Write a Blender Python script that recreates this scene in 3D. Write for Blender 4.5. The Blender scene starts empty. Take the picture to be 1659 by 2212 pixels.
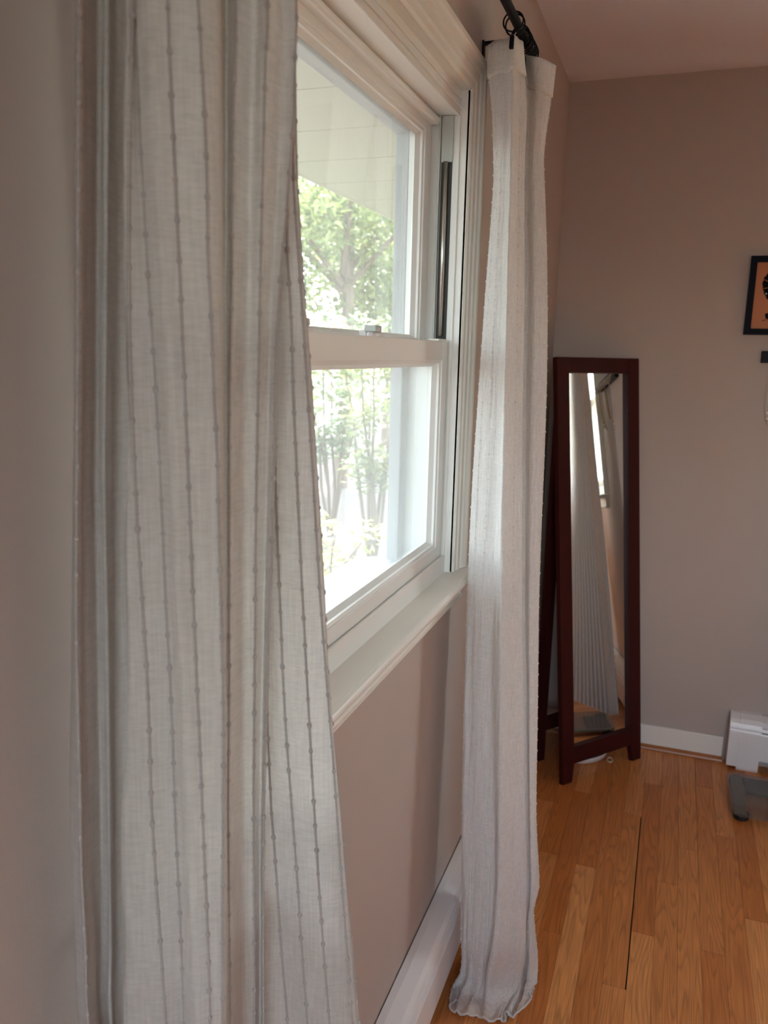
import bpy, bmesh, math, random
from mathutils import Vector, Matrix, noise

random.seed(7)
S = bpy.context.scene
COL = S.collection

# ------------------------------------------------------------------ camera
cam_d = bpy.data.cameras.new('camera')
cam = bpy.data.objects.new('camera', cam_d)
COL.objects.link(cam)
CR = Vector((0.940932, 0.337817, 0.022935))
CU = Vector((-0.086457, 0.174216, 0.980905))
CF = Vector((-0.327370, 0.924948, -0.193132))
m = Matrix((CR, CU, -CF)).transposed().to_4x4()
m.translation = (0.456, 0.0, 1.495)
cam.matrix_world = m
cam_d.sensor_fit = 'VERTICAL'
cam_d.sensor_height = 36.0
cam_d.sensor_width = 27.0
cam_d.lens = 1763.0 / 2212.0 * 36.0
cam_d.clip_start = 0.02
cam_d.dof.use_dof = True
cam_d.dof.focus_distance = 1.25
cam_d.dof.aperture_fstop = 8.0
S.camera = cam

# ------------------------------------------------------------------ sky, sun, exposure
w = bpy.data.worlds.new('sky')
S.world = w
w.use_nodes = True
nt = w.node_tree
nt.nodes.clear()
sky = nt.nodes.new('ShaderNodeTexSky')
sky.sky_type = 'NISHITA'
sky.sun_disc = False
sky.sun_elevation = math.radians(55)
sky.sun_rotation = math.radians(-15)
sky.air_density = 1.0
sky.dust_density = 2.5
sky.ozone_density = 1.0
bg = nt.nodes.new('ShaderNodeBackground')
bg.inputs['Strength'].default_value = 0.60
wo = nt.nodes.new('ShaderNodeOutputWorld')
bw = nt.nodes.new('ShaderNodeRGBToBW')          # thin haze: a paler, warmer sky than the clear one
hz = nt.nodes.new('ShaderNodeMix')
hz.data_type = 'RGBA'
hz.blend_type = 'MULTIPLY'
hz.inputs['Factor'].default_value = 1.0
hz.inputs['B'].default_value = (1.0, 1.0, 1.02, 1)
hm = nt.nodes.new('ShaderNodeMix')
hm.data_type = 'RGBA'
hm.inputs['Factor'].default_value = 0.50
nt.links.new(sky.outputs[0], bw.inputs[0])
nt.links.new(bw.outputs[0], hz.inputs['A'])
nt.links.new(sky.outputs[0], hm.inputs['A'])
nt.links.new(hz.outputs['Result'], hm.inputs['B'])
nt.links.new(hm.outputs['Result'], bg.inputs[0])
nt.links.new(bg.outputs[0], wo.inputs[0])

sd = bpy.data.lights.new('sun', 'SUN')
sd.energy = 5.5
sd.angle = math.radians(0.6)
sd.color = (1.0, 0.97, 0.93)
sun = bpy.data.objects.new('sun', sd)
COL.objects.link(sun)
sun.rotation_euler = Vector((0.15, -0.55, -0.82)).to_track_quat('-Z', 'Y').to_euler()


def portal(name, loc, direction, sx, sy):
    d = bpy.data.lights.new(name, 'AREA')
    d.shape = 'RECTANGLE'
    d.size, d.size_y = sx, sy
    d.cycles.is_portal = True
    o = bpy.data.objects.new(name, d)
    COL.objects.link(o)
    o.location = loc
    o.rotation_euler = Vector(direction).to_track_quat('-Z', 'Z').to_euler()


portal('daylight_left_window', (-0.15, 1.19, 1.5), (1, 0, 0), 1.15, 1.05)
portal('daylight_far_window', (2.04, 3.30, 1.5), (0, -1, 0), 1.45, 1.05)

portal('daylight_fill_window', (1.3, -2.17, 1.45), (0, 1, 0), 1.65, 1.35)  # sampling guide at the added fill window

S.view_settings.view_transform = 'Standard'
S.view_settings.look = 'None'
S.view_settings.gamma = 1.0
S.view_settings.use_curve_mapping = False
S.view_settings.exposure = 3.02
cy = S.cycles
cy.use_denoising = True
cy.max_bounces = 14
cy.diffuse_bounces = 8
cy.glossy_bounces = 5
cy.transparent_max_bounces = 16
cy.sample_clamp_indirect = 6.0
cy.caustics_reflective = False
cy.caustics_refractive = False


# ------------------------------------------------------------------ materials
def mat(name):
    M = bpy.data.materials.new(name)
    M.use_nodes = True
    t = M.node_tree
    b = t.nodes['Principled BSDF']
    return M, t, b


def N(t, typ, **kw):
    n = t.nodes.new(typ)
    for k, v in kw.items():
        setattr(n, k, v)
    return n


def simple(name, col, rough=0.5, metal=0.0, bump=0.0, bscale=40.0, var=0.0, spec=0.5):
    M, t, b = mat(name)
    b.inputs['Base Color'].default_value = (*col, 1)
    b.inputs['Roughness'].default_value = rough
    b.inputs['Metallic'].default_value = metal
    b.inputs['Specular IOR Level'].default_value = spec
    tc = N(t, 'ShaderNodeTexCoord')
    nz = N(t, 'ShaderNodeTexNoise')
    nz.inputs['Scale'].default_value = bscale
    nz.inputs['Detail'].default_value = 4
    t.links.new(tc.outputs['Object'], nz.inputs['Vector'])
    if var:
        mx = N(t, 'ShaderNodeMix', data_type='RGBA')
        mx.inputs['A'].default_value = (*[c * (1 - var) for c in col], 1)
        mx.inputs['B'].default_value = (*[min(1, c * (1 + var)) for c in col], 1)
        t.links.new(nz.outputs['Fac'], mx.inputs['Factor'])
        t.links.new(mx.outputs['Result'], b.inputs['Base Color'])
    if bump:
        bp = N(t, 'ShaderNodeBump')
        bp.inputs['Strength'].default_value = bump
        bp.inputs['Distance'].default_value = 0.002
        t.links.new(nz.outputs['Fac'], bp.inputs['Height'])
        t.links.new(bp.outputs['Normal'], b.inputs['Normal'])
    return M


M_WALL = simple('taupe_wall_paint', (0.475, 0.40, 0.36), 0.75, bump=0.12, bscale=220, spec=0.25)
M_CEIL = simple('white_ceiling_paint', (0.72, 0.72, 0.82), 0.9, bump=0.1, bscale=160, spec=0.2)
M_TRIM = simple('white_gloss_trim', (0.80, 0.77, 0.71), 0.38, bump=0.05, bscale=60)
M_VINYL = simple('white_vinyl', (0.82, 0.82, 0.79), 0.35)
M_EXTV = simple('dimmed_exterior_vinyl', (0.36, 0.37, 0.39), 0.5, bscale=12, var=0.08)  # white exterior vinyl, darkened in colour to hold back the bright daylight
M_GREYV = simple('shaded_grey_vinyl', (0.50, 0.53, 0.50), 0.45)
M_BLACK = simple('black_iron', (0.006, 0.006, 0.008), 0.5, spec=0.18)
M_RECESS_SHADE = simple('recess_shade', (0.03, 0.03, 0.028), 0.6)  # near black standing in for shade inside recesses
M_STEEL = simple('brushed_steel', (0.62, 0.60, 0.56), 0.28, metal=1.0)
M_HEAT = simple('white_enamel', (0.80, 0.78, 0.78), 0.3)
M_CHERRY = simple('dark_cherry_wood', (0.036, 0.0035, 0.0035), 0.5, bscale=14, var=0.3, spec=0.2)
M_BACKB = simple('dark_backing_board', (0.012, 0.008, 0.008), 0.8)
M_SHOE = simple('orange_oak_moulding', (0.36, 0.13, 0.04), 0.35, bscale=20, var=0.15)
M_ORANGE = simple('orange_print', (0.50, 0.17, 0.06), 0.55)
M_INK = simple('black_print', (0.005, 0.004, 0.007), 0.6, spec=0.1)
M_GOLD = simple('gold_chain', (0.40, 0.24, 0.10), 0.3, metal=1.0)
M_SILVER = simple('silver_chain', (0.6, 0.57, 0.55), 0.3, metal=1.0)
M_PEARL = simple('pearl_bead', (0.85, 0.83, 0.80), 0.2)
M_PLASTIC = simple('white_plastic', (0.72, 0.68, 0.68), 0.4)
M_BAND = simple('pale_elastic', (0.85, 0.66, 0.48), 0.6)
M_RUBBER = simple('black_rubber', (0.006, 0.006, 0.006), 0.6)
M_LCD = simple('dark_display', (0.03, 0.035, 0.045), 0.15)
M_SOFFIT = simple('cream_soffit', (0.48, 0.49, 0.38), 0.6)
M_BARK = simple('brown_bark', (0.16, 0.11, 0.08), 0.9, bump=0.6, bscale=25, var=0.3)
M_MULCH = simple('pinkish_mulch', (0.055, 0.042, 0.038), 0.95, bump=1.0, bscale=9, var=0.45)
M_SIDING = simple('cream_siding', (0.72, 0.70, 0.62), 0.6)
M_BASE = simple('dark_subfloor', (0.02, 0.01, 0.006), 0.9)


def leafmat(name, c1, c2):
    M, t, b = mat(name)
    b.inputs['Roughness'].default_value = 0.5
    g = N(t, 'ShaderNodeNewGeometry')
    mx = N(t, 'ShaderNodeMix', data_type='RGBA')
    mx.inputs['A'].default_value = (*c1, 1)
    mx.inputs['B'].default_value = (*c2, 1)
    t.links.new(g.outputs['Random Per Island'], mx.inputs['Factor'])
    t.links.new(mx.outputs['Result'], b.inputs['Base Color'])
    tr = N(t, 'ShaderNodeBsdfTranslucent')
    t.links.new(mx.outputs['Result'], tr.inputs['Color'])
    ms = N(t, 'ShaderNodeMixShader')
    ms.inputs[0].default_value = 0.45
    t.links.new(b.outputs[0], ms.inputs[1])
    t.links.new(tr.outputs[0], ms.inputs[2])
    t.links.new(ms.outputs[0], t.nodes['Material Output'].inputs['Surface'])
    return M


M_LEAF_A = leafmat('sunny_leaf', (0.09, 0.135, 0.045), (0.28, 0.31, 0.11))
M_LEAF_B = leafmat('cool_leaf', (0.09, 0.15, 0.07), (0.22, 0.28, 0.15))
M_LEAF_C = leafmat('yellow_leaf', (0.15, 0.175, 0.04), (0.36, 0.35, 0.09))


def clothmat(name, col, trans=0.42, rib=0.0):
    M, t, b = mat(name)
    tc = N(t, 'ShaderNodeTexCoord')
    mp = N(t, 'ShaderNodeMapping')
    mp.inputs['Scale'].default_value = (1, 1, 0.06)
    nz = N(t, 'ShaderNodeTexNoise')
    nz.inputs['Scale'].default_value = 420
    nz.inputs['Detail'].default_value = 3
    mp2 = N(t, 'ShaderNodeMapping')
    mp2.inputs['Scale'].default_value = (0.15, 0.15, 1)
    nz2 = N(t, 'ShaderNodeTexNoise')
    nz2.inputs['Scale'].default_value = 520
    nz2.inputs['Detail'].default_value = 2
    t.links.new(tc.outputs['Object'], mp.inputs[0])
    t.links.new(mp.outputs[0], nz.inputs['Vector'])
    t.links.new(tc.outputs['Object'], mp2.inputs[0])
    t.links.new(mp2.outputs[0], nz2.inputs['Vector'])
    ad = N(t, 'ShaderNodeMath', operation='ADD')
    t.links.new(nz.outputs['Fac'], ad.inputs[0])
    t.links.new(nz2.outputs['Fac'], ad.inputs[1])
    cr = N(t, 'ShaderNodeMapRange')
    cr.inputs['From Min'].default_value = 0.7
    cr.inputs['From Max'].default_value = 1.3
    cr.inputs['To Min'].default_value = 0.88
    cr.inputs['To Max'].default_value = 1.06
    t.links.new(ad.outputs[0], cr.inputs['Value'])
    mx = N(t, 'ShaderNodeMix', data_type='RGBA', blend_type='MULTIPLY')
    mx.inputs['Factor'].default_value = 1.0
    mx.inputs['A'].default_value = (*col, 1)
    t.links.new(cr.outputs[0], mx.inputs['B'])
    bp = N(t, 'ShaderNodeBump')
    bp.inputs['Strength'].default_value = 0.35
    bp.inputs['Distance'].default_value = 0.0008
    t.links.new(ad.outputs[0], bp.inputs['Height'])
    if rib:
        mp3 = N(t, 'ShaderNodeMapping')
        mp3.inputs['Scale'].default_value = (1, 1, 0.05)
        nz3 = N(t, 'ShaderNodeTexNoise')
        nz3.inputs['Scale'].default_value = 130
        nz3.inputs['Detail'].default_value = 2
        nz3.inputs['Distortion'].default_value = 0.4
        t.links.new(tc.outputs['Object'], mp3.inputs[0])
        t.links.new(mp3.outputs[0], nz3.inputs['Vector'])
        b3 = N(t, 'ShaderNodeBump')
        b3.inputs['Strength'].default_value = rib
        b3.inputs['Distance'].default_value = 0.004
        t.links.new(nz3.outputs['Fac'], b3.inputs['Height'])
        t.links.new(b3.outputs['Normal'], bp.inputs['Normal'])
    d = N(t, 'ShaderNodeBsdfDiffuse')
    tr = N(t, 'ShaderNodeBsdfTranslucent')
    for n in (d, tr):
        t.links.new(mx.outputs['Result'], n.inputs['Color'])
        t.links.new(bp.outputs['Normal'], n.inputs['Normal'])
    ms = N(t, 'ShaderNodeMixShader')
    ms.inputs[0].default_value = trans
    t.links.new(d.outputs[0], ms.inputs[1])
    t.links.new(tr.outputs[0], ms.inputs[2])
    t.links.new(ms.outputs[0], t.nodes['Material Output'].inputs['Surface'])
    return M


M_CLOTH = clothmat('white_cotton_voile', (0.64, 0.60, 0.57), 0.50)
M_CLOTH_LIT = clothmat('lit_cotton_voile', (0.84, 0.81, 0.79), 0.38, 0.9)  # same cloth as the near curtain, window light put into a brighter colour
M_THREAD_LIT = clothmat('lit_cotton_thread', (0.86, 0.82, 0.77), 0.3)  # lighter copy of the stripe thread, brightness put into the colour
M_THREAD = clothmat('backlit_cotton_thread', (0.50, 0.45, 0.42), 0.25)  # stripe thread darkened in colour, as it looks against the light
M_HEMC = clothmat('doubled_cotton_hem', (0.85, 0.82, 0.77), 0.22)


def glassmat():
    M, t, b = mat('window_glass')
    t.nodes.remove(b)
    tp = N(t, 'ShaderNodeBsdfTransparent')
    tp.inputs['Color'].default_value = (0.95, 0.97, 0.95, 1)
    gl = N(t, 'ShaderNodeBsdfGlossy')
    gl.inputs['Roughness'].default_value = 0.02
    lw = N(t, 'ShaderNodeLayerWeight')
    lw.inputs['Blend'].default_value = 0.5
    pw = N(t, 'ShaderNodeMath', operation='POWER')
    pw.inputs[1].default_value = 5.0
    t.links.new(lw.outputs['Facing'], pw.inputs[0])
    fr = N(t, 'ShaderNodeMath', operation='MULTIPLY_ADD')
    fr.inputs[1].default_value = 0.96
    fr.inputs[2].default_value = 0.04
    t.links.new(pw.outputs[0], fr.inputs[0])
    ms = N(t, 'ShaderNodeMixShader')
    t.links.new(fr.outputs[0], ms.inputs[0])
    t.links.new(tp.outputs[0], ms.inputs[1])
    t.links.new(gl.outputs[0], ms.inputs[2])
    # glare haze, mixed into the pane as a pale translucent veil
    tl = N(t, 'ShaderNodeBsdfTranslucent')
    tl.inputs['Color'].default_value = (0.92, 0.95, 0.92, 1)
    tc = N(t, 'ShaderNodeTexCoord')
    nz = N(t, 'ShaderNodeTexNoise')
    nz.inputs['Scale'].default_value = 5
    t.links.new(tc.outputs['Object'], nz.inputs['Vector'])
    mr = N(t, 'ShaderNodeMapRange')
    mr.inputs['To Min'].default_value = 0.09
    mr.inputs['To Max'].default_value = 0.14
    t.links.new(nz.outputs['Fac'], mr.inputs['Value'])
    m2 = N(t, 'ShaderNodeMixShader')
    t.links.new(mr.outputs[0], m2.inputs[0])
    t.links.new(ms.outputs[0], m2.inputs[1])
    t.links.new(tl.outputs[0], m2.inputs[2])
    t.links.new(m2.outputs[0], t.nodes['Material Output'].inputs['Surface'])
    return M


M_GLASS = glassmat()


def scaleglass():
    M, t, b = mat('smoked_scale_glass')
    t.nodes.remove(b)
    tp = N(t, 'ShaderNodeBsdfTransparent')
    tp.inputs['Color'].default_value = (0.86, 0.83, 0.79, 1)
    gl = N(t, 'ShaderNodeBsdfGlossy')
    gl.inputs['Roughness'].default_value = 0.06
    lw = N(t, 'ShaderNodeLayerWeight')
    lw.inputs['Blend'].default_value = 0.5
    pw = N(t, 'ShaderNodeMath', operation='POWER')
    pw.inputs[1].default_value = 5.0
    t.links.new(lw.outputs['Facing'], pw.inputs[0])
    fr = N(t, 'ShaderNodeMath', operation='MULTIPLY_ADD')
    fr.inputs[1].default_value = 0.96
    fr.inputs[2].default_value = 0.04
    t.links.new(pw.outputs[0], fr.inputs[0])
    ms = N(t, 'ShaderNodeMixShader')
    t.links.new(fr.outputs[0], ms.inputs[0])
    t.links.new(tp.outputs[0], ms.inputs[1])
    t.links.new(gl.outputs[0], ms.inputs[2])
    df = N(t, 'ShaderNodeBsdfDiffuse')
    df.inputs['Color'].default_value = (0.30, 0.31, 0.29, 1)
    m2 = N(t, 'ShaderNodeMixShader')
    m2.inputs[0].default_value = 0.14
    t.links.new(ms.outputs[0], m2.inputs[1])
    t.links.new(df.outputs[0], m2.inputs[2])
    t.links.new(m2.outputs[0], t.nodes['Material Output'].inputs['Surface'])
    return M


M_SGLASS = scaleglass()
M_MIRROR = simple('silvered_mirror', (0.90, 0.90, 0.89), 0.015, metal=1.0)


def woodfloor(name, single):
    M, t, b = mat(name)
    tc = N(t, 'ShaderNodeTexCoord')
    g = N(t, 'ShaderNodeNewGeometry')
    oi = N(t, 'ShaderNodeObjectInfo')
    rs = N(t, 'ShaderNodeMath', operation='ADD')
    t.links.new(g.outputs['Random Per Island'], rs.inputs[0])
    if single:
        sx = N(t, 'ShaderNodeSeparateColor')
        t.links.new(oi.outputs['Color'], sx.inputs[0])
        rs.inputs[0].default_value = 0.0
        t.links.remove(rs.inputs[0].links[0])
        t.links.new(sx.outputs[0], rs.inputs[1])
    else:
        rs.inputs[1].default_value = 0.0
    rf = N(t, 'ShaderNodeMath', operation='FRACT')
    t.links.new(rs.outputs[0], rf.inputs[0])
    off = N(t, 'ShaderNodeMath', operation='MULTIPLY')
    off.inputs[1].default_value = 53.0
    t.links.new(rf.outputs[0], off.inputs[0])
    cb = N(t, 'ShaderNodeCombineXYZ')
    t.links.new(off.outputs[0], cb.inputs[0])
    t.links.new(off.outputs[0], cb.inputs[1])
    va = N(t, 'ShaderNodeVectorMath', operation='ADD')
    t.links.new(tc.outputs['Object'], va.inputs[0])
    t.links.new(cb.outputs[0], va.inputs[1])
    # slow warp that bends the growth rings into cathedrals
    mp = N(t, 'ShaderNodeMapping')
    mp.inputs['Scale'].default_value = (17, 1.1, 1)
    t.links.new(va.outputs[0], mp.inputs[0])
    n1 = N(t, 'ShaderNodeTexNoise')
    n1.inputs['Scale'].default_value = 1.0
    n1.inputs['Detail'].default_value = 1.5
    t.links.new(mp.outputs[0], n1.inputs['Vector'])
    k = N(t, 'ShaderNodeMath', operation='MULTIPLY')
    k.inputs[1].default_value = 19.0
    t.links.new(n1.outputs['Fac'], k.inputs[0])
    sn = N(t, 'ShaderNodeMath', operation='FRACT')
    t.links.new(k.outputs[0], sn.inputs[0])
    ramp = N(t, 'ShaderNodeValToRGB')
    e = ramp.color_ramp.elements
    e[0].position = 0.0
    e[0].color = (0.68, 0.66, 0.64, 1)
    e[1].position = 1.0
    e[1].color = (0.76, 0.74, 0.72, 1)
    x = e.new(0.25)
    x.color = (1, 1, 1, 1)
    x = e.new(0.75)
    x.color = (0.93, 0.93, 0.93, 1)
    t.links.new(sn.outputs[0], ramp.inputs[0])
    # fine pores
    mp2 = N(t, 'ShaderNodeMapping')
    mp2.inputs['Scale'].default_value = (420, 9, 1)
    t.links.new(va.outputs[0], mp2.inputs[0])
    n2 = N(t, 'ShaderNodeTexNoise')
    n2.inputs['Scale'].default_value = 1.0
    n2.inputs['Detail'].default_value = 3
    t.links.new(mp2.outputs[0], n2.inputs['Vector'])
    r2 = N(t, 'ShaderNodeMapRange')
    r2.inputs['From Min'].default_value = 0.35
    r2.inputs['From Max'].default_value = 0.65
    r2.inputs['To Min'].default_value = 0.80
    r2.inputs['To Max'].default_value = 1.08
    t.links.new(n2.outputs['Fac'], r2.inputs['Value'])
    base = N(t, 'ShaderNodeMix', data_type='RGBA')
    base.inputs['A'].default_value = (0.52, 0.155, 0.034, 1)
    base.inputs['B'].default_value = (0.80, 0.345, 0.115, 1)
    t.links.new(rf.outputs[0], base.inputs['Factor'])
    m1 = N(t, 'ShaderNodeMix', data_type='RGBA', blend_type='MULTIPLY')
    m1.inputs['Factor'].default_value = 1.0
    t.links.new(base.outputs['Result'], m1.inputs['A'])
    t.links.new(ramp.outputs[0], m1.inputs['B'])
    m2 = N(t, 'ShaderNodeMix', data_type='RGBA', blend_type='MULTIPLY')
    m2.inputs['Factor'].default_value = 1.0
    t.links.new(m1.outputs['Result'], m2.inputs['A'])
    t.links.new(r2.outputs[0], m2.inputs['B'])
    t.links.new(m2.outputs['Result'], b.inputs['Base Color'])
    b.inputs['Roughness'].default_value = 0.34
    b.inputs['Specular IOR Level'].default_value = 0.45
    bp = N(t, 'ShaderNodeBump')
    bp.inputs['Strength'].default_value = 0.15
    bp.inputs['Distance'].default_value = 0.0006
    t.links.new(n2.outputs['Fac'], bp.inputs['Height'])
    t.links.new(bp.outputs['Normal'], b.inputs['Normal'])
    return M


M_FLOOR = woodfloor('red_oak_strip', True)
M_FLOOR_F = woodfloor('red_oak_strip_field', False)


# ------------------------------------------------------------------ mesh helpers
class MB:
    def __init__(self, xf=None):
        self.v, self.f, self.xf = [], [], xf

    def pts(self, ps):
        i = len(self.v)
        self.v += [Vector(self.xf(*p)) if self.xf else Vector(p) for p in ps]
        return i

    def box(self, x0, x1, y0, y1, z0, z1):
        i = self.pts([(x, y, z) for x in (x0, x1) for y in (y0, y1) for z in (z0, z1)])
        self.f += [tuple(i + k for k in q) for q in
                   ((0, 1, 3, 2), (4, 6, 7, 5), (0, 4, 5, 1), (2, 3, 7, 6), (0, 2, 6, 4), (1, 5, 7, 3))]
        return self

    def loft(self, rings, closed=True, caps=True):
        n = len(rings[0])
        i = self.pts([p for r in rings for p in r])
        for a in range(len(rings) - 1):
            for b in range(n if closed else n - 1):
                c = (b + 1) % n
                self.f.append((i + a * n + b, i + a * n + c, i + (a + 1) * n + c, i + (a + 1) * n + b))
        if caps and closed:
            self.f.append(tuple(i + b for b in range(n))[::-1])
            self.f.append(tuple(i + (len(rings) - 1) * n + b for b in range(n)))
        return self

    def tube(self, path, r, n=8, caps=True, closed_path=False):
        path = [Vector(p) for p in path]
        rr = r if isinstance(r, (list, tuple)) else [r] * len(path)
        rings = []
        up = None
        L = len(path)
        for k, p in enumerate(path):
            a = path[k - 1] if (k > 0 or closed_path) else p
            b = path[(k + 1) % L] if (k < L - 1 or closed_path) else p
            t = (b - a).normalized()
            if up is None:
                up = t.orthogonal().normalized()
            up = (up - t * up.dot(t))
            up = up.normalized() if up.length > 1e-6 else t.orthogonal().normalized()
            s = t.cross(up)
            rings.append([tuple(p + (up * math.cos(q) + s * math.sin(q)) * rr[k])
                          for q in (2 * math.pi * j / n for j in range(n))])
        if closed_path:
            rings.append(rings[0])
            caps = False
        return self.loft(rings, True, caps)

    def ball(self, c, rx, ry=None, rz=None, nu=6, nv=4):
        ry = rx if ry is None else ry
        rz = rx if rz is None else rz
        c = Vector(c)
        rings = []
        for a in range(nv + 1):
            th = math.pi * a / nv
            s = max(math.sin(th), 0.02)
            rings.append([(c.x + rx * s * math.cos(2 * math.pi * k / nu), c.y + ry * s * math.sin(2 * math.pi * k / nu),
                           c.z + rz * math.cos(th)) for k in range(nu)])
        return self.loft(rings)

    def mesh(self, name, smooth=False, recalc=True):
        me = bpy.data.meshes.new(name)
        me.from_pydata([tuple(v) for v in self.v], [], self.f)
        if recalc:
            bm = bmesh.new()
            bm.from_mesh(me)
            bmesh.ops.recalc_face_normals(bm, faces=bm.faces)
            bm.to_mesh(me)
            bm.free()
        if smooth:
            me.polygons.foreach_set('use_smooth', [True] * len(me.polygons))
        return me


def obj(name, mb, material, parent=None, smooth=False, bevel=0.0, loc=None, recalc=True):
    me = mb if isinstance(mb, bpy.types.Mesh) else mb.mesh(name, smooth, recalc)
    if not me.materials:
        me.materials.append(material)
    o = bpy.data.objects.new(name, me)
    COL.objects.link(o)
    if loc is not None:
        o.location = loc
    if parent is not None:
        o.parent = parent
        o.matrix_parent_inverse = parent.matrix_world.inverted()
    if bevel:
        bv = o.modifiers.new('bevel', 'BEVEL')
        bv.width = bevel
        bv.segments = 2
        bv.limit_method = 'ANGLE'
        bv.angle_limit = math.radians(40)
    return o


def empty(name, loc=(0, 0, 0)):
    o = bpy.data.objects.new(name, None)
    o.empty_display_size = 0.05
    COL.objects.link(o)
    o.matrix_world = Matrix.Translation(loc)
    return o


def tag(o, label, cat, group=None, kind=None):
    o['label'] = label
    o['category'] = cat
    if group:
        o['group'] = group
    if kind:
        o['kind'] = kind
    return o


def struct(o, label=None, cat=None):
    o['kind'] = 'structure'
    if label:
        o['label'] = label
        o['category'] = cat
    return o


def copy_tree(src, parent=None):
    c = src.copy()
    COL.objects.link(c)
    if parent is not None:
        c.parent = parent
        c.matrix_parent_inverse = src.matrix_parent_inverse.copy()
    for ch in src.children:
        copy_tree(ch, c)
    return c


def cat_rom(a, b, c, d, t):
    return 0.5 * ((2 * b) + (c - a) * t + (2 * a - 5 * b + 4 * c - d) * t * t + (3 * b - a - 3 * c + d) * t * t * t)


# ------------------------------------------------------------------ room shell
FARY, CEIL, RX, BY = 3.146, 2.44, 3.9, -2.0
WT = 0.14


def wall(name, xf, u0, u1, z0, z1, hole, label):
    b = MB(xf)
    if hole:
        a0, a1, h0, h1 = hole
        b.box(u0, a0, -WT, 0, z0, z1).box(a1, u1, -WT, 0, z0, z1)
        b.box(a0, a1, -WT, 0, z0, h0).box(a0, a1, -WT, 0, h1, z1)
    else:
        b.box(u0, u1, -WT, 0, z0, z1)
    return struct(obj(name, b, M_WALL), label, 'wall')


def XL(u, d, z):
    return (d, u, z)


def XFAR(u, d, z):
    return (u, FARY - d, z)


def XBACK(u, d, z):
    return (u, BY + d, z)


def XR(u, d, z):
    return (RX - d, u, z)


J = {1: (0.635, 1.745), 2: (1.36, 2.72)}
wall('wall_left', XL, BY - WT, FARY + WT, -0.05, CEIL + 0.1, (J[1][0] - 0.03, J[1][1] + 0.03, 0.97, 2.05),
     'taupe painted window wall running away on the left')
wall('wall_far', XFAR, 0.0, RX + WT, -0.05, CEIL + 0.1, (J[2][0] - 0.03, J[2][1] + 0.03, 0.97, 2.05),
     'taupe painted far wall behind the leaning mirror and picture')
wall('wall_back', XBACK, 0.0, RX + WT, -0.05, CEIL + 0.1, (0.5, 2.1, 0.8, 2.1), 'taupe painted wall behind the viewer')
wall('wall_right', XR, BY, FARY, -0.05, CEIL + 0.1, None, 'taupe painted wall on the right, out of view')
struct(obj('ceiling', MB().box(-WT, RX + WT, BY - WT, FARY + WT, CEIL, CEIL + 0.12), M_CEIL),
       'smooth white ceiling with a faint mauve cast', 'ceiling')

# floor: a slab that carries individual oak strips (57 mm wide)
floor = struct(obj('floor', MB().box(-WT, RX + WT, BY - WT, FARY + WT, -0.05, -0.006), M_BASE),
               'glossy orange red oak strip floor', 'floor')
PW = 0.0575
X0 = 0.2885 - 5 * PW
JOINTS = {5: [1.52, 2.275], 6: [1.30, 2.474], 7: [1.815, 2.62], 8: [1.38, 2.033, 2.85], 9: [1.66, 2.281],
          10: [1.50, 2.479], 11: [2.026, 2.90], 4: [1.95, 2.7], 12: [1.75, 2.6], 13: [2.2, 2.95], 3: [2.3], 2: [1.8, 2.6]}


PALE = {(5, 1.52): 0.98, (5, 0.55): 0.6, (7, 0.55): 0.7, (7, 1.82): 0.35, (8, 0.55): 0.8, (8, 1.38): 0.92, (9, 1.66): 0.55, (9, 0.55): 0.7, (4, 0.55): 0.2, (4, 1.95): 0.1, (10, 1.5): 0.6, (11, 2.03): 0.5}


def plank(x0, x1, y0, y1, top):
    return MB().box(-(x1 - x0) / 2, (x1 - x0) / 2, -(y1 - y0) / 2, (y1 - y0) / 2, -0.006 - top, 0.0)


rest = MB()
rr = random.Random(3)
row = 0
while X0 + row * PW < RX:
    xa = X0 + row * PW
    xb = xa + PW
    if row <= 17:
        js = JOINTS.get(row)
        if js is None:
            js = sorted(rr.uniform(1.3, 2.9) for _ in range(2))
        ys = [0.55] + js + [FARY]
        for a, c in zip(ys[:-1], ys[1:]):
            g = 0.00025
            gr = 0.0030 if (row == 7 and a > 1.7 and c < 2.7) else 0.00025
            top = rr.uniform(-0.0003, 0.0003)
            p = plank(xa + g, xb - gr, a + 0.0004, c - 0.0004, top)
            bd = obj('floorboard', p, M_FLOOR, floor, bevel=0.0004, loc=(((xa + g) + (xb - gr)) / 2, (a + c) / 2, top))
            tone = PALE.get((row, round(a, 2)), rr.uniform(0.15, 0.75))
            bd.color = (tone, tone, tone, 1)
        a = BY
        rest.box(xa + 0.0005, xb - 0.0005, a, 0.549, -0.006, 0)
    else:
        y = BY
        while y < FARY:
            c = min(y + rr.uniform(0.5, 1.5), FARY)
            rest.box(xa + 0.0005, xb - 0.0005, y + 0.0004, c - 0.0004, -0.006, 0)
            y = c
    row += 1
fl = obj('floorboard_field', rest, M_FLOOR_F, floor)
fl['kind'] = 'stuff'

# baseboard and shoe moulding on the far wall
bb = MB(XFAR).box(0.0, 0.727, 0.0, 0.013, 0.012, 0.095)
struct(obj('baseboard_far', bb, M_TRIM, bevel=0.002), 'short white baseboard between mirror and heater', 'baseboard')
sm = MB(XFAR)
prof = [(0.0, 0.0)] + [(0.013 + 0.016 * math.cos(a), 0.017 * math.sin(a)) for a in [math.pi / 2 * k / 6 for k in range(7)]]
prof = [(0.0005, 0.0005)] + prof[1:] + [(0.0005, 0.017)]
sm.loft([[(u, d, z + 0.0006) for d, z in prof] for u in (0.0, 0.729)])
struct(obj('trim_1', sm, M_SHOE), 'orange oak shoe moulding along the foot of the baseboard', 'moulding')


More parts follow.
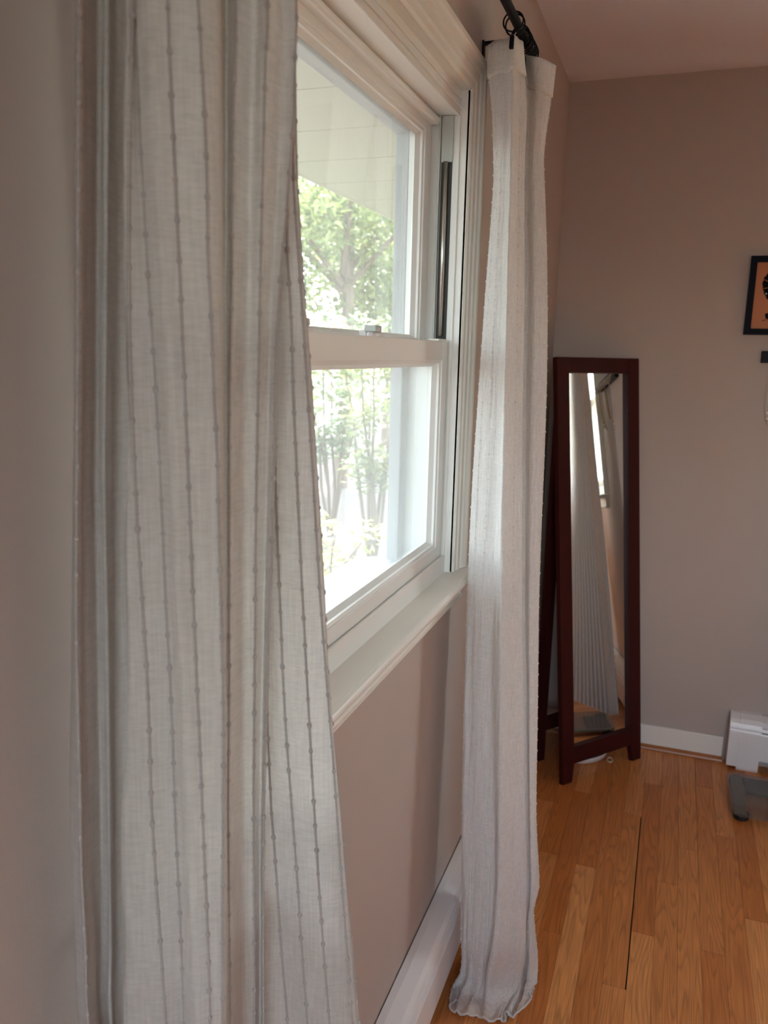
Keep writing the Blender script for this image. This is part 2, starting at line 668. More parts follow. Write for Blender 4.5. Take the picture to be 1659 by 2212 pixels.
# ------------------------------------------------------------------ windows
CAS = [(0.0, 0.0), (0.0, 0.005), (0.005, 0.009), (0.016, 0.010), (0.020, 0.013), (0.036, 0.0135), (0.040, 0.011),
       (0.043, 0.016), (0.053, 0.018), (0.058, 0.022), (0.068, 0.0225), (0.070, 0.020), (0.070, 0.0)]


def sash_frame(b, u0, u1, z0, z1, d0, d1, st, tr, br, bead=0.014, gd=0.02):
    """picture frame of a sash: face at d1, back at d0, bead sloping to the glass"""
    i0, i1, k0, k1 = u0 + st, u1 - st, z0 + br, z1 - tr
    return i0, i1, k0, k1


def build_window(idx, xf, label, detail=True):
    j0, j1 = J[idx]
    W = struct(empty('window_%d' % idx, xf(0.5 * (j0 + j1), 0, 1.0)), label, 'window')
    ZH, ZS = 2.02, 1.005

    def part(name, b, m, parent=W, **k):
        return obj(name, b, m, parent, **k)

    # casing
    for s, jj in ((-1, j0), (1, j1)):
        b = MB(xf)
        b.loft([[(jj + s * q, d, 1.006) for q, d in CAS], [(jj + s * q, d, ZH + q) for q, d in CAS]])
        part('casing_side', b, M_TRIM)
    b = MB(xf)
    b.loft([[(j0 - q, d, ZH + q) for q, d in CAS], [(j1 + q, d, ZH + q) for q, d in CAS]])
    part('casing_head', b, M_TRIM)
    # stool with a rounded nose, apron below
    nose = [(-0.016, 0.985), (-0.016, 1.005)] + [(0.039 + 0.010 * math.sin(a), 0.995 + 0.010 * math.cos(a))
                                                for a in [math.pi * k / 8 for k in range(9)]]
    b = MB(xf)
    b.loft([[(u, d, z) for d, z in nose] for u in (j0 - 0.10, j1 + 0.10)])
    part('stool', b, M_TRIM)
    ap = [(0.0, 0.985), (0.0185, 0.985), (0.0185, 0.979), (0.015, 0.974), (0.0145, 0.955), (0.017, 0.945), (0.0195, 0.944),
          (0.0195, 0.940), (0.016, 0.937), (0.0, 0.937)]
    b = MB(xf)
    b.loft([[(u, d, z) for d, z in ap] for u in (j0 - 0.05, j1 + 0.05)])
    part('apron', b, M_TRIM)
    # frame of the unit
    fr = MB(xf)
    for s, jj in ((-1, j0), (1, j1)):
        lo, hi = sorted((jj, jj + s * 0.029))
        fr.box(lo, hi, -0.1395, 0.004, 0.985, 2.049)
    part('side_frame', fr, M_VINYL)
    b = MB(xf).box(j0, j1, -0.1395, -0.016, 1.975, 2.049).box(j0, j1, -0.016, 0.004, 2.0205, 2.049)
    part('head_frame', b, M_VINYL)
    b = MB(xf).box(j0, j1, -0.0195, -0.0145, 1.9705, 1.978)
    part('head_stop', b, M_VINYL, bevel=0.0015)
    b = MB(xf).box(j0, j1, -0.0158, -0.0115, 1.985, 1.990).box(j0, j1, -0.0158, -0.0125, 2.002, 2.006)
    part('head_bead', b, M_VINYL, bevel=0.001)
    for s, jj in ((-1, j0), (1, j1)):
        def rng(a, c):
            return sorted((jj - s * a, jj - s * c))
        b = MB(xf).box(*rng(-0.001, 0.005), -0.0195, -0.0135, 1.006, 1.975)
        part('jamb_stop', b, M_VINYL, bevel=0.001)
        b = MB(xf).box(*rng(-0.001, 0.008), -0.0585, -0.0535, 1.04, 1.975)
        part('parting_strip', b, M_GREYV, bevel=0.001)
        b = MB(xf).box(*rng(-0.001, 0.0006), -0.0520, -0.0285, 1.045, 1.975)  # flat dark strip, recess shade painted in place of depth
        part('balance_channel', b, M_RECESS_SHADE)
        b = MB(xf).box(*rng(-0.001, 0.0045), -0.0525, -0.0275, 1.884, 1.9745)
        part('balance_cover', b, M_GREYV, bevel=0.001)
        b = MB(xf).tube([(jj - s * 0.0045, -0.0415, z) for z in (1.53, 1.885)], 0.0052, 12)
        part('balance_rod', b, M_STEEL, smooth=True)
    # sill lip in front of the lower sash and sloping exterior sill
    lip = [(-0.052, 1.004), (-0.052, 1.036), (-0.022, 1.040), (-0.0185, 1.0445), (-0.0145, 1.0455), (-0.012, 1.043), (-0.0125, 1.004)]
    b = MB(xf)
    b.loft([[(u, d, z) for d, z in lip] for u in (j0, j1)])
    part('sill_lip', b, M_VINYL)
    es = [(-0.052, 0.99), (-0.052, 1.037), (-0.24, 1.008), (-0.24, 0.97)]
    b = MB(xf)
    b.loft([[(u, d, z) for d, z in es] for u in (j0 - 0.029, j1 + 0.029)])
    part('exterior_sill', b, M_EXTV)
    # exterior stops beyond the sashes
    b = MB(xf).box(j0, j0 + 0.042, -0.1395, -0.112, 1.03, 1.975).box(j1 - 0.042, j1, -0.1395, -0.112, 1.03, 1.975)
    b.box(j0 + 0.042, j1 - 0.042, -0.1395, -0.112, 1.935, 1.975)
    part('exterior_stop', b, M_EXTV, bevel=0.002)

    def sash(name, z0, z1, dface, dback, st, tr, br, dglass, bead=0.013):
        o = None
        i0, i1, k0, k1 = j0 + st, j1 - st, z0 + br, z1 - tr
        e = 0.0012
        b = MB(xf).box(j0 + e, i0, dback, dface, z0, z1)
        o = part(name, b, M_VINYL, bevel=0.0015)
        o2 = obj('stile', MB(xf).box(i1, j1 - e, dback, dface, z0, z1), M_VINYL, o, bevel=0.0015)
        obj('top_rail', MB(xf).box(i0, i1, dback, dface, k1, z1), M_VINYL, o, bevel=0.0015)
        obj('bottom_rail', MB(xf).box(i0, i1, dback, dface, z0, k0), M_VINYL, o, bevel=0.0015)
        # glazing bead: a stepped picture frame sloping to the glass
        df, dg = dface - 0.003, dglass
        outer = [(i0, k0), (i1, k0), (i1, k1), (i0, k1)]
        q = bead * 0.45
        mid = [(i0 + q, k0 + q), (i1 - q, k0 + q), (i1 - q, k1 - q), (i0 + q, k1 - q)]
        inn = [(i0 + bead, k0 + bead), (i1 - bead, k0 + bead), (i1 - bead, k1 - bead), (i0 + bead, k1 - bead)]
        b = MB(xf)
        rings = [[(u, df, z) for u, z in outer], [(u, df - 0.002, z) for u, z in mid],
                 [(u, df - 0.007, z) for u, z in mid], [(u, dg, z) for u, z in inn]]
        b.loft(rings, True, False)
        obj('glazing_bead', b, M_VINYL, o)
        gb = MB(xf).box(i0 + bead * 0.6, i1 - bead * 0.6, dg - 0.0035, dg - 0.001, k0 + bead * 0.6, k1 - bead * 0.6)
        obj('pane', gb, M_GLASS, o)
        return o

    up = sash('upper_sash', 1.478, 1.974, -0.075, -0.110, 0.043, 0.032, 0.040, -0.094)
    cap = [(-0.075, 1.9745)] + [(-0.063 + 0.007 * math.sin(a), 1.9655 + 0.008 * math.cos(a)) for a in [math.pi * k / 6 for k in range(7)]] + [(-0.075, 1.9575)]
    b = MB(xf)
    b.loft([[(u, d, z) for d, z in cap] for u in (j0 + 0.002, j1 - 0.006)])
    obj('top_lip', b, M_VINYL, up)
    lo = sash('lower_sash', 1.0405, 1.519, -0.0225, -0.0525, 0.043, 0.040, 0.030, -0.042)
    lift = [(-0.0225, 1.066), (-0.021, 1.060), (-0.0225, 1.048)]
    # locks and tilt latches on the meeting rail
    mid = 0.5 * (j0 + j1)
    for du in (-0.145, 0.145):
        u = mid + du
        b = MB(xf)
        ring = [(0.030 * math.cos(a), 0.011 * math.sin(a)) for a in [2 * math.pi * k / 14 for k in range(14)]]
        b.loft([[(u + p, -0.040 + q, 1.519) for p, q in ring], [(u + p, -0.040 + q, 1.5245) for p, q in ring],
                [(u + p * .9, -0.040 + q * .9, 1.5265) for p, q in ring]])
        lk = obj('sash_lock', b, M_PLASTIC, W)
        obj('lock_lever', MB(xf).box(u - 0.026, u + 0.004, -0.051, -0.029, 1.5268, 1.5375), M_GREYV, lk, bevel=0.002)
        obj('lock_keeper', MB(xf).box(u - 0.01, u + 0.034, -0.066, -0.053, 1.517, 1.530), M_PLASTIC, lk, bevel=0.002)
    for s, jj in ((-1, j0), (1, j1)):
        lo_, hi_ = sorted((jj - s * 0.004, jj - s * 0.062))
        part('tilt_latch', MB(xf).box(lo_, hi_, -0.050, -0.026, 1.519, 1.5235), M_TRIM, bevel=0.0012)
    return W


build_window(1, XL, 'white double hung window between the two white curtains')
build_window(2, XFAR, 'white double hung window on the far wall, seen in the mirror')


# unseen wide window, added in the wall behind the viewer for fill light
W3 = struct(empty('window_3', (1.3, BY, 0.8)), 'wide white window added behind the viewer for fill light', 'window')
b = MB(XBACK).box(0.5, 0.56, -0.12, 0.015, 0.8, 2.1).box(2.04, 2.1, -0.12, 0.015, 0.8, 2.1)
b.box(0.56, 2.04, -0.12, 0.015, 0.8, 0.86).box(0.56, 2.04, -0.12, 0.015, 2.04, 2.1).box(1.28, 1.32, -0.10, 0.0, 0.86, 2.04)
obj('window_frame', b, M_TRIM, W3)
obj('pane', MB(XBACK).box(0.56, 1.28, -0.062, -0.058, 0.86, 2.04), M_GLASS, W3)
obj('pane', MB(XBACK).box(1.32, 2.04, -0.062, -0.058, 0.86, 2.04), M_GLASS, W3)


# ------------------------------------------------------------------ baseboard heaters
def heater(name, xf, u0, u1, label, cap_at_start):
    H = tag(empty(name, xf(u0, 0, 0)), label, 'heater')
    hood = [(0.003, 0.202), (0.018, 0.200), (0.045, 0.190), (0.0535, 0.178), (0.0525, 0.172), (0.0515, 0.1765), (0.044, 0.186),
            (0.018, 0.196), (0.006, 0.198), (0.006, 0.03), (0.003, 0.03)]
    b = MB(xf)
    b.loft([[(u, d, z) for d, z in hood] for u in (u0, u1)])
    obj('hood', b, M_HEAT, H)
    damper = [(0.040, 0.1765), (0.0545, 0.1685), (0.0575, 0.158), (0.0560, 0.155), (0.0525, 0.166), (0.0385, 0.174)]
    b = MB(xf)
    b.loft([[(u, d, z) for d, z in damper] for u in (u0 + 0.03, u1)])
    obj('damper', b, M_HEAT, H)
    front = [(0.0540, 0.152), (0.0585, 0.150), (0.0605, 0.144), (0.0605, 0.046), (0.056, 0.040), (0.044, 0.040), (0.044, 0.042),
             (0.0555, 0.0425), (0.0585, 0.048), (0.0585, 0.143), (0.0575, 0.147), (0.0540, 0.149)]
    b = MB(xf)
    b.loft([[(u, d, z) for d, z in front] for u in (u0 + 0.03, u1)])
    obj('front_panel', b, M_HEAT, H)
    b = MB(xf).tube([(u0 + 0.02, 0.03, 0.10), (u1 - 0.02, 0.03, 0.10)], 0.009, 8)
    obj('fin_pipe', b, M_STEEL, H, smooth=True)
    b = MB(xf).box(u0 + 0.01, u1 - 0.005, 0.0065, 0.008, 0.03, 0.19)  # dark sheet in place of the shade inside the heater
    obj('interior_shade', b, M_RECESS_SHADE, H)
    if cap_at_start:
        ends = [(u0, u0 + 0.036, 0.0, 0.012), (u0 + 0.034, u0 + 0.108, 0.0025, 0.0)]
    else:
        ends = [(u1 - 0.06, u1, 0.0, 0.012)]
    for k, (a, c, g, zb) in enumerate(ends):
        out = [(0.0, zb), (0.0, 0.205 + g), (0.018, 0.2035 + g), (0.046 + g, 0.193 + g), (0.0560 + g, 0.180), (0.0600 + g, 0.166), (0.0612 + g, 0.160),
               (0.0594 + g, 0.157), (0.0622 + g, 0.150), (0.0632 + g, 0.142), (0.0632 + g, zb)]
        b = MB(xf)
        b.loft([[(u, d, z) for d, z in out] for u in (a, c)])
        obj('end_cap', b, M_HEAT, H)
    return H


heater('baseboard_heater', XL, -0.6, 2.30, 'long white baseboard heater on the wall under the window', False)
heater('baseboard_heater', XFAR, 0.741, 3.5, 'white baseboard heater on the far wall beside the glass scale', True)

# ------------------------------------------------------------------ curtains: folded columns in tenths of a millimetre
NEAR = [[558,5095,17259,544,5090,16910,529,5084,16522,510,5078,16062,491,5071,15587,471,5064,15097,439,5053,14591,407,5041,14068,377,5030,13528,347,5020,12969,317,5009,12390,289,5000,11791,266,4991,11170,256,4988,10528,253,4987,9861,251,4986,9112],[548,4993,17222,534,4987,16879,517,4982,16497,498,4975,16044,478,4968,15576,457,4960,15093,425,4949,14595,391,4937,14080,360,4926,13547,330,4915,12996,299,4904,12427,270,4894,11837,246,4886,11225,234,4881,10592,229,4880,9935,226,4878,9198],[614,4838,17158,599,4833,16824,582,4827,16453,563,4820,16012,542,4813,15557,522,4806,15088,489,4794,14603,456,4782,14102,425,4771,13585,395,4761,13049,364,4750,12495,334,4739,11921,310,4731,11327,298,4726,10711,292,4724,10073,287,4722,9355],[766,4695,17089,751,4689,16765,733,4683,16406,712,4676,15979,689,4668,15539,665,4659,15084,641,4650,14615,615,4641,14130,589,4632,13629,564,4623,13110,544,4616,12574,527,4610,12019,511,4604,11444,495,4599,10847,498,4600,10229,489,4597,9534],[715,4835,17146,700,4829,16814,682,4823,16445,662,4816,16007,639,4808,15555,615,4799,15089,591,4791,14607,565,4782,14110,540,4772,13596,515,4764,13064,496,4757,12513,479,4751,11944,464,4746,11353,448,4740,10741,452,4741,10107,444,4739,9394],[663,5033,17225,646,5027,16881,628,5021,16499,605,5013,16046,582,5005,15578,559,4996,15096,534,4988,14597,509,4979,14083,493,4973,13551,477,4967,13000,460,4961,12431,443,4955,11841,425,4949,11230,406,4942,10597,387,4935,9940,365,4928,9202],[772,4973,17191,757,4968,16853,741,4962,16477,721,4955,16031,701,4948,15570,680,4940,15095,658,4933,14604,635,4925,14097,619,4919,13574,602,4913,13032,585,4907,12471,566,4900,11891,548,4894,11289,528,4887,10665,508,4880,10018,485,4872,9292],[708,5148,17262,693,5142,16913,677,5137,16526,657,5130,16066,637,5123,15591,617,5116,15101,596,5108,14595,574,5100,14072,552,5093,13532,532,5086,12973,512,5078,12395,491,5071,11796,469,5063,11176,446,5055,10533,423,5047,9865,396,5037,9116],[744,5279,17307,726,5273,16951,706,5265,16557,686,5258,16088,670,5253,15605,665,5251,15107,666,5251,14592,644,5243,14060,608,5231,13510,593,5225,12941,581,5221,12352,553,5211,11743,490,5189,11110,468,5181,10455,475,5184,9777,434,5169,9013],[960,4921,17152,943,4915,16820,923,4908,16451,904,4901,16013,888,4896,15561,883,4894,15095,883,4894,14615,862,4887,14117,828,4875,13603,813,4869,13071,802,4865,12521,775,4856,11952,715,4834,11360,694,4827,10748,699,4829,10114,660,4815,9401],[997,4934,17152,980,4928,16820,962,4922,16452,941,4914,16014,922,4908,15562,907,4903,15096,904,4901,14615,906,4902,14118,911,4904,13605,926,4909,13074,939,4914,12525,943,4915,11956,940,4914,11366,954,4919,10756,974,4926,10122,993,4933,9410],[970,4984,17174,978,4987,16839,983,4988,16467,992,4992,16026,1003,4996,15571,1018,5001,15101,1035,5007,14616,1046,5011,14115,1053,5013,13597,1059,5015,13061,1072,5020,12506,1079,5023,11932,1081,5023,11337,1090,5026,10720,1099,5030,10080,1102,5031,9362],[1107,4949,17169,1112,4951,16835,1117,4953,16465,1128,4956,16025,1138,4960,15571,1150,4964,15103,1163,4969,14619,1173,4972,14120,1179,4975,13603,1187,4977,13069,1199,4982,12517,1207,4985,11944,1213,4986,11351,1224,4990,10736,1233,4994,10099,1236,4995,9382],[1204,5027,17164,1206,5028,16832,1211,5030,16462,1223,5034,16024,1232,5037,15572,1242,5041,15105,1250,5044,14623,1259,5047,14125,1265,5049,13610,1274,5052,13078,1285,5056,12527,1295,5060,11956,1305,5063,11365,1317,5067,10753,1327,5071,10117,1329,5072,9403],[1369,5125,17183,1383,5130,16848,1398,5136,16477,1404,5138,16036,1401,5137,15580,1417,5142,15111,1427,5146,14626,1442,5151,14125,1444,5152,13607,1451,5154,13071,1456,5156,12516,1452,5155,11942,1441,5151,11347,1424,5145,10729,1415,5141,10089,1404,5138,9370],[1422,5282,17235,1424,5283,16893,1426,5283,16513,1426,5284,16062,1425,5283,15596,1424,5283,15116,1423,5282,14620,1422,5282,14108,1420,5281,13578,1417,5280,13030,1414,5279,12463,1409,5277,11876,1400,5274,11268,1392,5271,10637,1383,5268,9983,1373,5265,9248],[1269,5642,17384,1262,5640,17020,1255,5637,16615,1246,5634,16134,1237,5631,15639,1227,5628,15127,1221,5625,14599,1215,5623,14053,1207,5620,13489,1196,5616,12905,1185,5612,12301,1175,5609,11676,1167,5606,11029,1158,5603,10357,1149,5600,9660,1139,5596,8878],[1268,5682,17398,1262,5679,17032,1255,5677,16625,1246,5674,16142,1237,5671,15643,1228,5667,15128,1222,5665,14597,1216,5663,14048,1209,5660,13481,1198,5657,12894,1187,5653,12287,1178,5650,11658,1170,5647,11006,1162,5644,10331,1153,5641,9630,1143,5637,8843],[1427,5521,17322,1407,5533,16973,1380,5544,16583,1356,5560,16116,1338,5578,15631,1313,5593,15127,1285,5608,14602,1265,5625,14056,1247,5639,13489,1233,5647,12901,1216,5655,12291,1197,5661,11656,1177,5667,10996,1166,5677,10310,1156,5686,9596,1144,5697,8791],[1482,5687,17331,1456,5709,16985,1425,5732,16596,1394,5760,16129,1365,5789,15641,1334,5817,15131,1301,5844,14599,1272,5873,14043,1246,5896,13464,1229,5909,12863,1210,5922,12238,1189,5934,11588,1170,5946,10911,1157,5961,10205,1145,5976,9470,1131,5992,8641],[1617,5628,17341,1585,5659,16997,1550,5693,16609,1512,5734,16141,1472,5773,15651,1434,5814,15136,1396,5854,14596,1358,5894,14030,1325,5927,13438,1305,5945,12825,1284,5963,12185,1262,5980,11519,1243,5999,10825,1229,6020,10100,1215,6040,9344,1198,6061,8490],[1627,5855,17385,1604,5880,17032,1576,5905,16635,1536,5931,16158,1488,5954,15660,1443,5979,15139,1409,6007,14596,1380,6037,14028,1350,6061,13436,1322,6076,12821,1297,6092,12180,1271,6107,11512,1246,6123,10816,1229,6142,10091,1215,6161,9333,1198,6182,8478],[1704,5895,17430,1690,5911,17067,1669,5927,16661,1627,5939,16175,1570,5946,15669,1519,5955,15142,1489,5971,14595,1469,5991,14026,1441,6007,13433,1406,6019,12816,1377,6033,12174,1348,6046,11505,1316,6059,10808,1296,6076,10081,1282,6094,9322,1266,6115,8466],[1532,6179,17553,1516,6195,17172,1494,6211,16745,1450,6222,16235,1391,6227,15703,1338,6235,15151,1305,6251,14577,1285,6270,13980,1255,6286,13359,1216,6300,12712,1185,6315,12037,1153,6330,11335,1118,6345,10602,1096,6364,9838,1079,6385,9040,1060,6407,8140],[1326,6274,17611,1311,6285,17218,1294,6296,16781,1275,6309,16258,1255,6322,15716,1234,6335,15154,1214,6348,14570,1199,6363,13964,1187,6379,13334,1175,6395,12679,1163,6410,11998,1167,6432,11290,1186,6459,10553,1224,6492,9787,1257,6524,8987,1310,6564,8086],[1403,6203,17576,1386,6214,17189,1368,6226,16758,1347,6240,16242,1330,6256,15708,1321,6274,15152,1313,6293,14576,1310,6313,13977,1316,6337,13355,1329,6365,12707,1343,6392,12034,1367,6423,11332,1406,6460,10603,1447,6497,9842,1484,6532,9049,1529,6573,8153],[1511,6142,17542,1502,6158,17162,1491,6176,16737,1483,6197,16229,1476,6219,15701,1499,6251,15153,1503,6277,14584,1517,6306,13992,1534,6337,13376,1553,6370,12734,1576,6405,12066,1601,6441,11369,1630,6477,10643,1665,6516,9886,1706,6558,9096,1762,6606,8203],[1526,6207,17564,1522,6221,17179,1518,6235,16750,1514,6253,16238,1544,6282,15707,1576,6312,15157,1607,6342,14585,1640,6373,13992,1669,6407,13375,1695,6451,12729,1734,6499,12056,1776,6549,11352,1819,6598,10618,1857,6647,9850,1903,6697,9048,1951,6752,8139],[1490,6313,17607,1487,6328,17216,1484,6344,16780,1487,6365,16260,1511,6394,15720,1548,6427,15161,1587,6461,14580,1617,6492,13976,1649,6528,13348,1677,6571,12692,1703,6614,12008,1747,6662,11294,1805,6716,10549,1855,6767,9770,1912,6820,8956,1978,6880,8036],[1269,6580,17729,1262,6601,17322,1254,6624,16867,1251,6654,16323,1272,6691,15758,1305,6733,15170,1341,6775,14558,1367,6815,13921,1398,6856,13258,1427,6896,12567,1455,6936,11847,1501,6983,11097,1561,7034,10315,1613,7083,9498,1673,7134,8646,1742,7191,7683],[1252,6426,17674,1242,6449,17276,1232,6474,16830,1226,6505,16297,1243,6545,15742,1272,6589,15164,1304,6633,14562,1326,6675,13935,1353,6718,13281,1379,6760,12600,1402,6802,11889,1444,6850,11148,1500,6904,10374,1548,6954,9566,1603,7007,8722,1667,7066,7768]]
NEAR_STRIPES = [3, 10, 11, 13, 14, 18, 20, 22, 24, 25, 26, 27, 28]
RIGHT = [[463,18800,21419,493,18763,20846,548,18744,20555,631,18712,20068,690,18675,19484,758,18625,18700,749,18550,17513,724,18462,16100,714,18375,14655,698,18284,12963,697,18220,11221,732,18156,9430,765,18092,7584,815,18028,5684,866,17980,4223,926,17940,2984,965,17916,2230,1000,17895,1597,1035,17870,960,1045,17944,370,1094,17837,61,1205,17370,60,1103,17001,60,1106,16684,60],[316,18300,21270,346,18262,20703,400,18244,20415,480,18212,19933,538,18175,19355,601,18125,18579,588,18050,17402,562,17962,16002,550,17875,14571,530,17784,12893,528,17720,11165,560,17656,9387,589,17592,7554,636,17528,5667,688,17480,4217,745,17440,2985,784,17416,2236,816,17395,1606,851,17370,973,863,17446,384,916,17349,72,832,16831,60,839,16514,60,857,16210,60],[345,17600,21041,374,17562,20490,427,17544,20211,504,17512,19744,559,17475,19183,618,17425,18431,605,17350,17290,579,17262,15933,566,17175,14545,546,17084,12919,544,17020,11244,574,16956,9521,599,16892,7745,645,16828,5916,695,16780,4510,750,16740,3316,787,16716,2590,818,16695,1979,851,16670,1366,845,16841,713,813,16882,274,691,16608,60,706,16297,60,785,16020,60],[434,17503,21059,473,17464,20507,515,17445,20228,581,17412,19761,636,17373,19199,680,17321,18446,682,17244,17303,672,17153,15944,675,17062,14556,678,16968,12931,681,16906,11256,706,16843,9532,755,16780,7758,841,16717,5936,926,16670,4538,987,16631,3346,1011,16607,2617,1031,16586,2003,1053,16559,1388,1030,16732,727,1001,16779,284,903,16521,65,904,16212,60,946,15922,60],[580,17450,21089,634,17409,20534,661,17388,20255,706,17354,19788,760,17312,19225,780,17258,18471,807,17175,17325,824,17079,15963,852,16982,14574,893,16885,12951,905,16824,11276,923,16763,9550,1009,16702,7779,1162,16642,5969,1303,16596,4584,1374,16558,3395,1378,16535,2661,1379,16514,2042,1383,16484,1424,1332,16660,750,1308,16716,300,1248,16484,73,1227,16178,60,1208,15868,60],[740,17445,21074,789,17404,20522,812,17383,20245,837,17349,19782,880,17308,19223,908,17252,18472,940,17170,17330,979,17074,15976,1020,16978,14594,1076,16880,12981,1110,16822,11317,1163,16764,9605,1247,16705,7845,1370,16647,6038,1478,16603,4651,1543,16566,3466,1557,16545,2736,1563,16524,2121,1554,16497,1499,1482,16691,806,1451,16771,334,1429,16575,90,1438,16302,60,1453,16005,60],[900,17200,21059,944,17159,20511,963,17138,20235,968,17104,19776,999,17063,19220,1035,17008,18472,1073,16925,17336,1133,16829,15988,1189,16732,14615,1259,16636,13011,1315,16580,11359,1404,16524,9660,1485,16468,7910,1579,16412,6107,1653,16370,4719,1711,16335,3536,1736,16314,2811,1748,16295,2199,1725,16270,1575,1632,16482,861,1594,16586,368,1610,16427,106,1650,16186,60,1698,15902,60],[926,17625,21110,996,17584,20551,1035,17563,20269,1065,17529,19802,1090,17488,19237,1118,17433,18478,1183,17350,17325,1263,17254,15956,1325,17158,14563,1408,17061,12936,1488,17005,11262,1586,16949,9541,1698,16893,7772,1813,16837,5950,1911,16795,4550,1997,16760,3359,2042,16739,2632,2062,16720,2016,2050,16695,1388,1969,16864,707,1930,16898,268,1917,16638,81,1910,16349,60,1908,16047,60],[948,17900,21152,1039,17859,20583,1094,17838,20297,1144,17804,19822,1164,17762,19251,1185,17708,18483,1273,17625,17315,1370,17529,15930,1437,17433,14520,1530,17336,12875,1628,17280,11183,1735,17224,9444,1873,17168,7659,2004,17112,5821,2123,17070,4411,2230,17035,3215,2292,17014,2485,2320,16995,1865,2317,16970,1235,2245,17103,581,2205,17081,186,2168,16737,60,2123,16410,60,2079,16092,60],[746,18500,21296,845,18459,20713,895,18438,20421,943,18404,19935,961,18362,19350,982,18308,18564,1073,18225,17367,1171,18129,15948,1238,18033,14504,1332,17936,12819,1431,17880,11086,1538,17824,9304,1678,17768,7476,1810,17712,5594,1927,17670,4150,2040,17635,2926,2100,17614,2179,2143,17595,1549,2140,17570,904,2095,17625,311,2079,17425,60,2104,16946,60,2065,16617,60,2022,16297,60],[881,18650,21170,995,18609,20586,1029,18588,20294,1065,18554,19808,1083,18512,19222,1109,18458,18433,1205,18375,17234,1302,18279,15813,1368,18182,14365,1467,18086,12677,1568,18030,10941,1678,17974,9156,1822,17918,7326,1956,17862,5442,2078,17820,3997,2190,17785,2771,2252,17764,2024,2288,17745,1391,2286,17720,745,2238,17736,181,2241,17386,60,2249,16908,60,2204,16581,60,2159,16264,60],[1212,18300,20978,1256,18259,20413,1269,18238,20130,1271,18204,19658,1266,18162,19087,1314,18108,18316,1422,18025,17144,1524,17929,15758,1597,17832,14346,1678,17738,12699,1751,17690,11002,1839,17642,9256,1954,17594,7462,2066,17546,5613,2167,17510,4193,2280,17480,2992,2306,17462,2249,2297,17445,1616,2363,17420,1004,2354,17504,409,2342,17410,82,2340,16956,60,2307,16635,60,2276,16323,60],[1525,18600,20884,1499,18555,20331,1489,18532,20053,1447,18495,19588,1432,18450,19024,1514,18390,18259,1639,18300,17103,1748,18195,15736,1833,18090,14348,1896,17988,12728,1938,17940,11059,2003,17892,9342,2088,17844,7577,2175,17796,5758,2250,17760,4360,2359,17730,3182,2420,17712,2464,2317,17695,1818,2382,17670,1217,2461,17819,611,2498,17831,222,2538,17559,60,2536,17242,60,2518,16929,60],[1252,19300,21140,1223,19255,20570,1213,19232,20284,1170,19195,19804,1147,19150,19223,1230,19090,18436,1358,19000,17243,1470,18895,15834,1557,18790,14402,1621,18688,12733,1663,18640,11012,1725,18592,9241,1809,18544,7421,1895,18496,5546,1968,18460,4104,2072,18430,2887,2140,18412,2149,2098,18395,1501,2046,18370,849,2167,18428,310,2248,18265,60,2327,17793,60,2371,17488,60,2370,17175,60]]
RIGHT_STRIPES = [2, 3, 4, 7, 11, 12]



def sheet_grid(cols, sub_u, sub_v, wr, seed):
    """cols: list of columns, each a list of Vectors; returns the refined grid [row][col] and index of control columns"""
    nc, nr = len(cols), len(cols[0])
    # refine rows
    C2 = []
    for c in cols:
        o = []
        for i in range(nr - 1):
            a, b_, c_, d = c[max(i - 1, 0)], c[i], c[i + 1], c[min(i + 2, nr - 1)]
            for k in range(sub_v):
                t = k / sub_v
                o.append(b_.lerp(c_, t) * 0.5 + cat_rom(a, b_, c_, d, t) * 0.5)
        o.append(c[-1].copy())
        C2.append(o)
    nr2 = len(C2[0])
    grid = []
    for r in range(nr2):
        o = []
        for i in range(nc - 1):
            a, b_, c_, d = C2[max(i - 1, 0)][r], C2[i][r], C2[i + 1][r], C2[min(i + 2, nc - 1)][r]
            for k in range(sub_u):
                t = k / sub_u
                o.append(b_.lerp(c_, t) * 0.35 + cat_rom(a, b_, c_, d, t) * 0.65)
        o.append(C2[-1][r].copy())
        grid.append(o)
    nu = len(grid[0])
    out = []
    for r in range(nr2):
        o = []
        for i in range(nu):
            p = grid[r][i]
            e = (grid[r][min(i + 1, nu - 1)] - grid[r][max(i - 1, 0)])
            f = (grid[min(r + 1, nr2 - 1)][i] - grid[max(r - 1, 0)][i])
            n = e.cross(f)
            n = n.normalized() if n.length > 1e-9 else Vector((0, -1, 0))
            a = wr(p, i, nu)
            q = noise.noise(Vector((i * 0.31 + seed, p.z * 2.2, seed))) + 0.6 * noise.noise(Vector((i * 0.83 + seed, p.z * 6.0, 3.1)))
            o.append(p + n * (a * q))
        out.append(o)
    return out


def stripe_mesh(path, r, step, kr, jitter):
    b = MB()
    b.tube([tuple(p) for p in path], r, 5)
    acc, nxt, n = 0.0, step * jitter, 0
    for p, q in zip(path[:-1], path[1:]):
        L = (q - p).length
        while L > 0 and acc + L >= nxt:
            c = p.lerp(q, (nxt - acc) / L)
            s = 0.85 + 0.35 * random.random()
            b.ball(c, kr * s, kr * s, kr * 1.25 * s, 6, 4)
            nxt += step
        acc += L
    return b


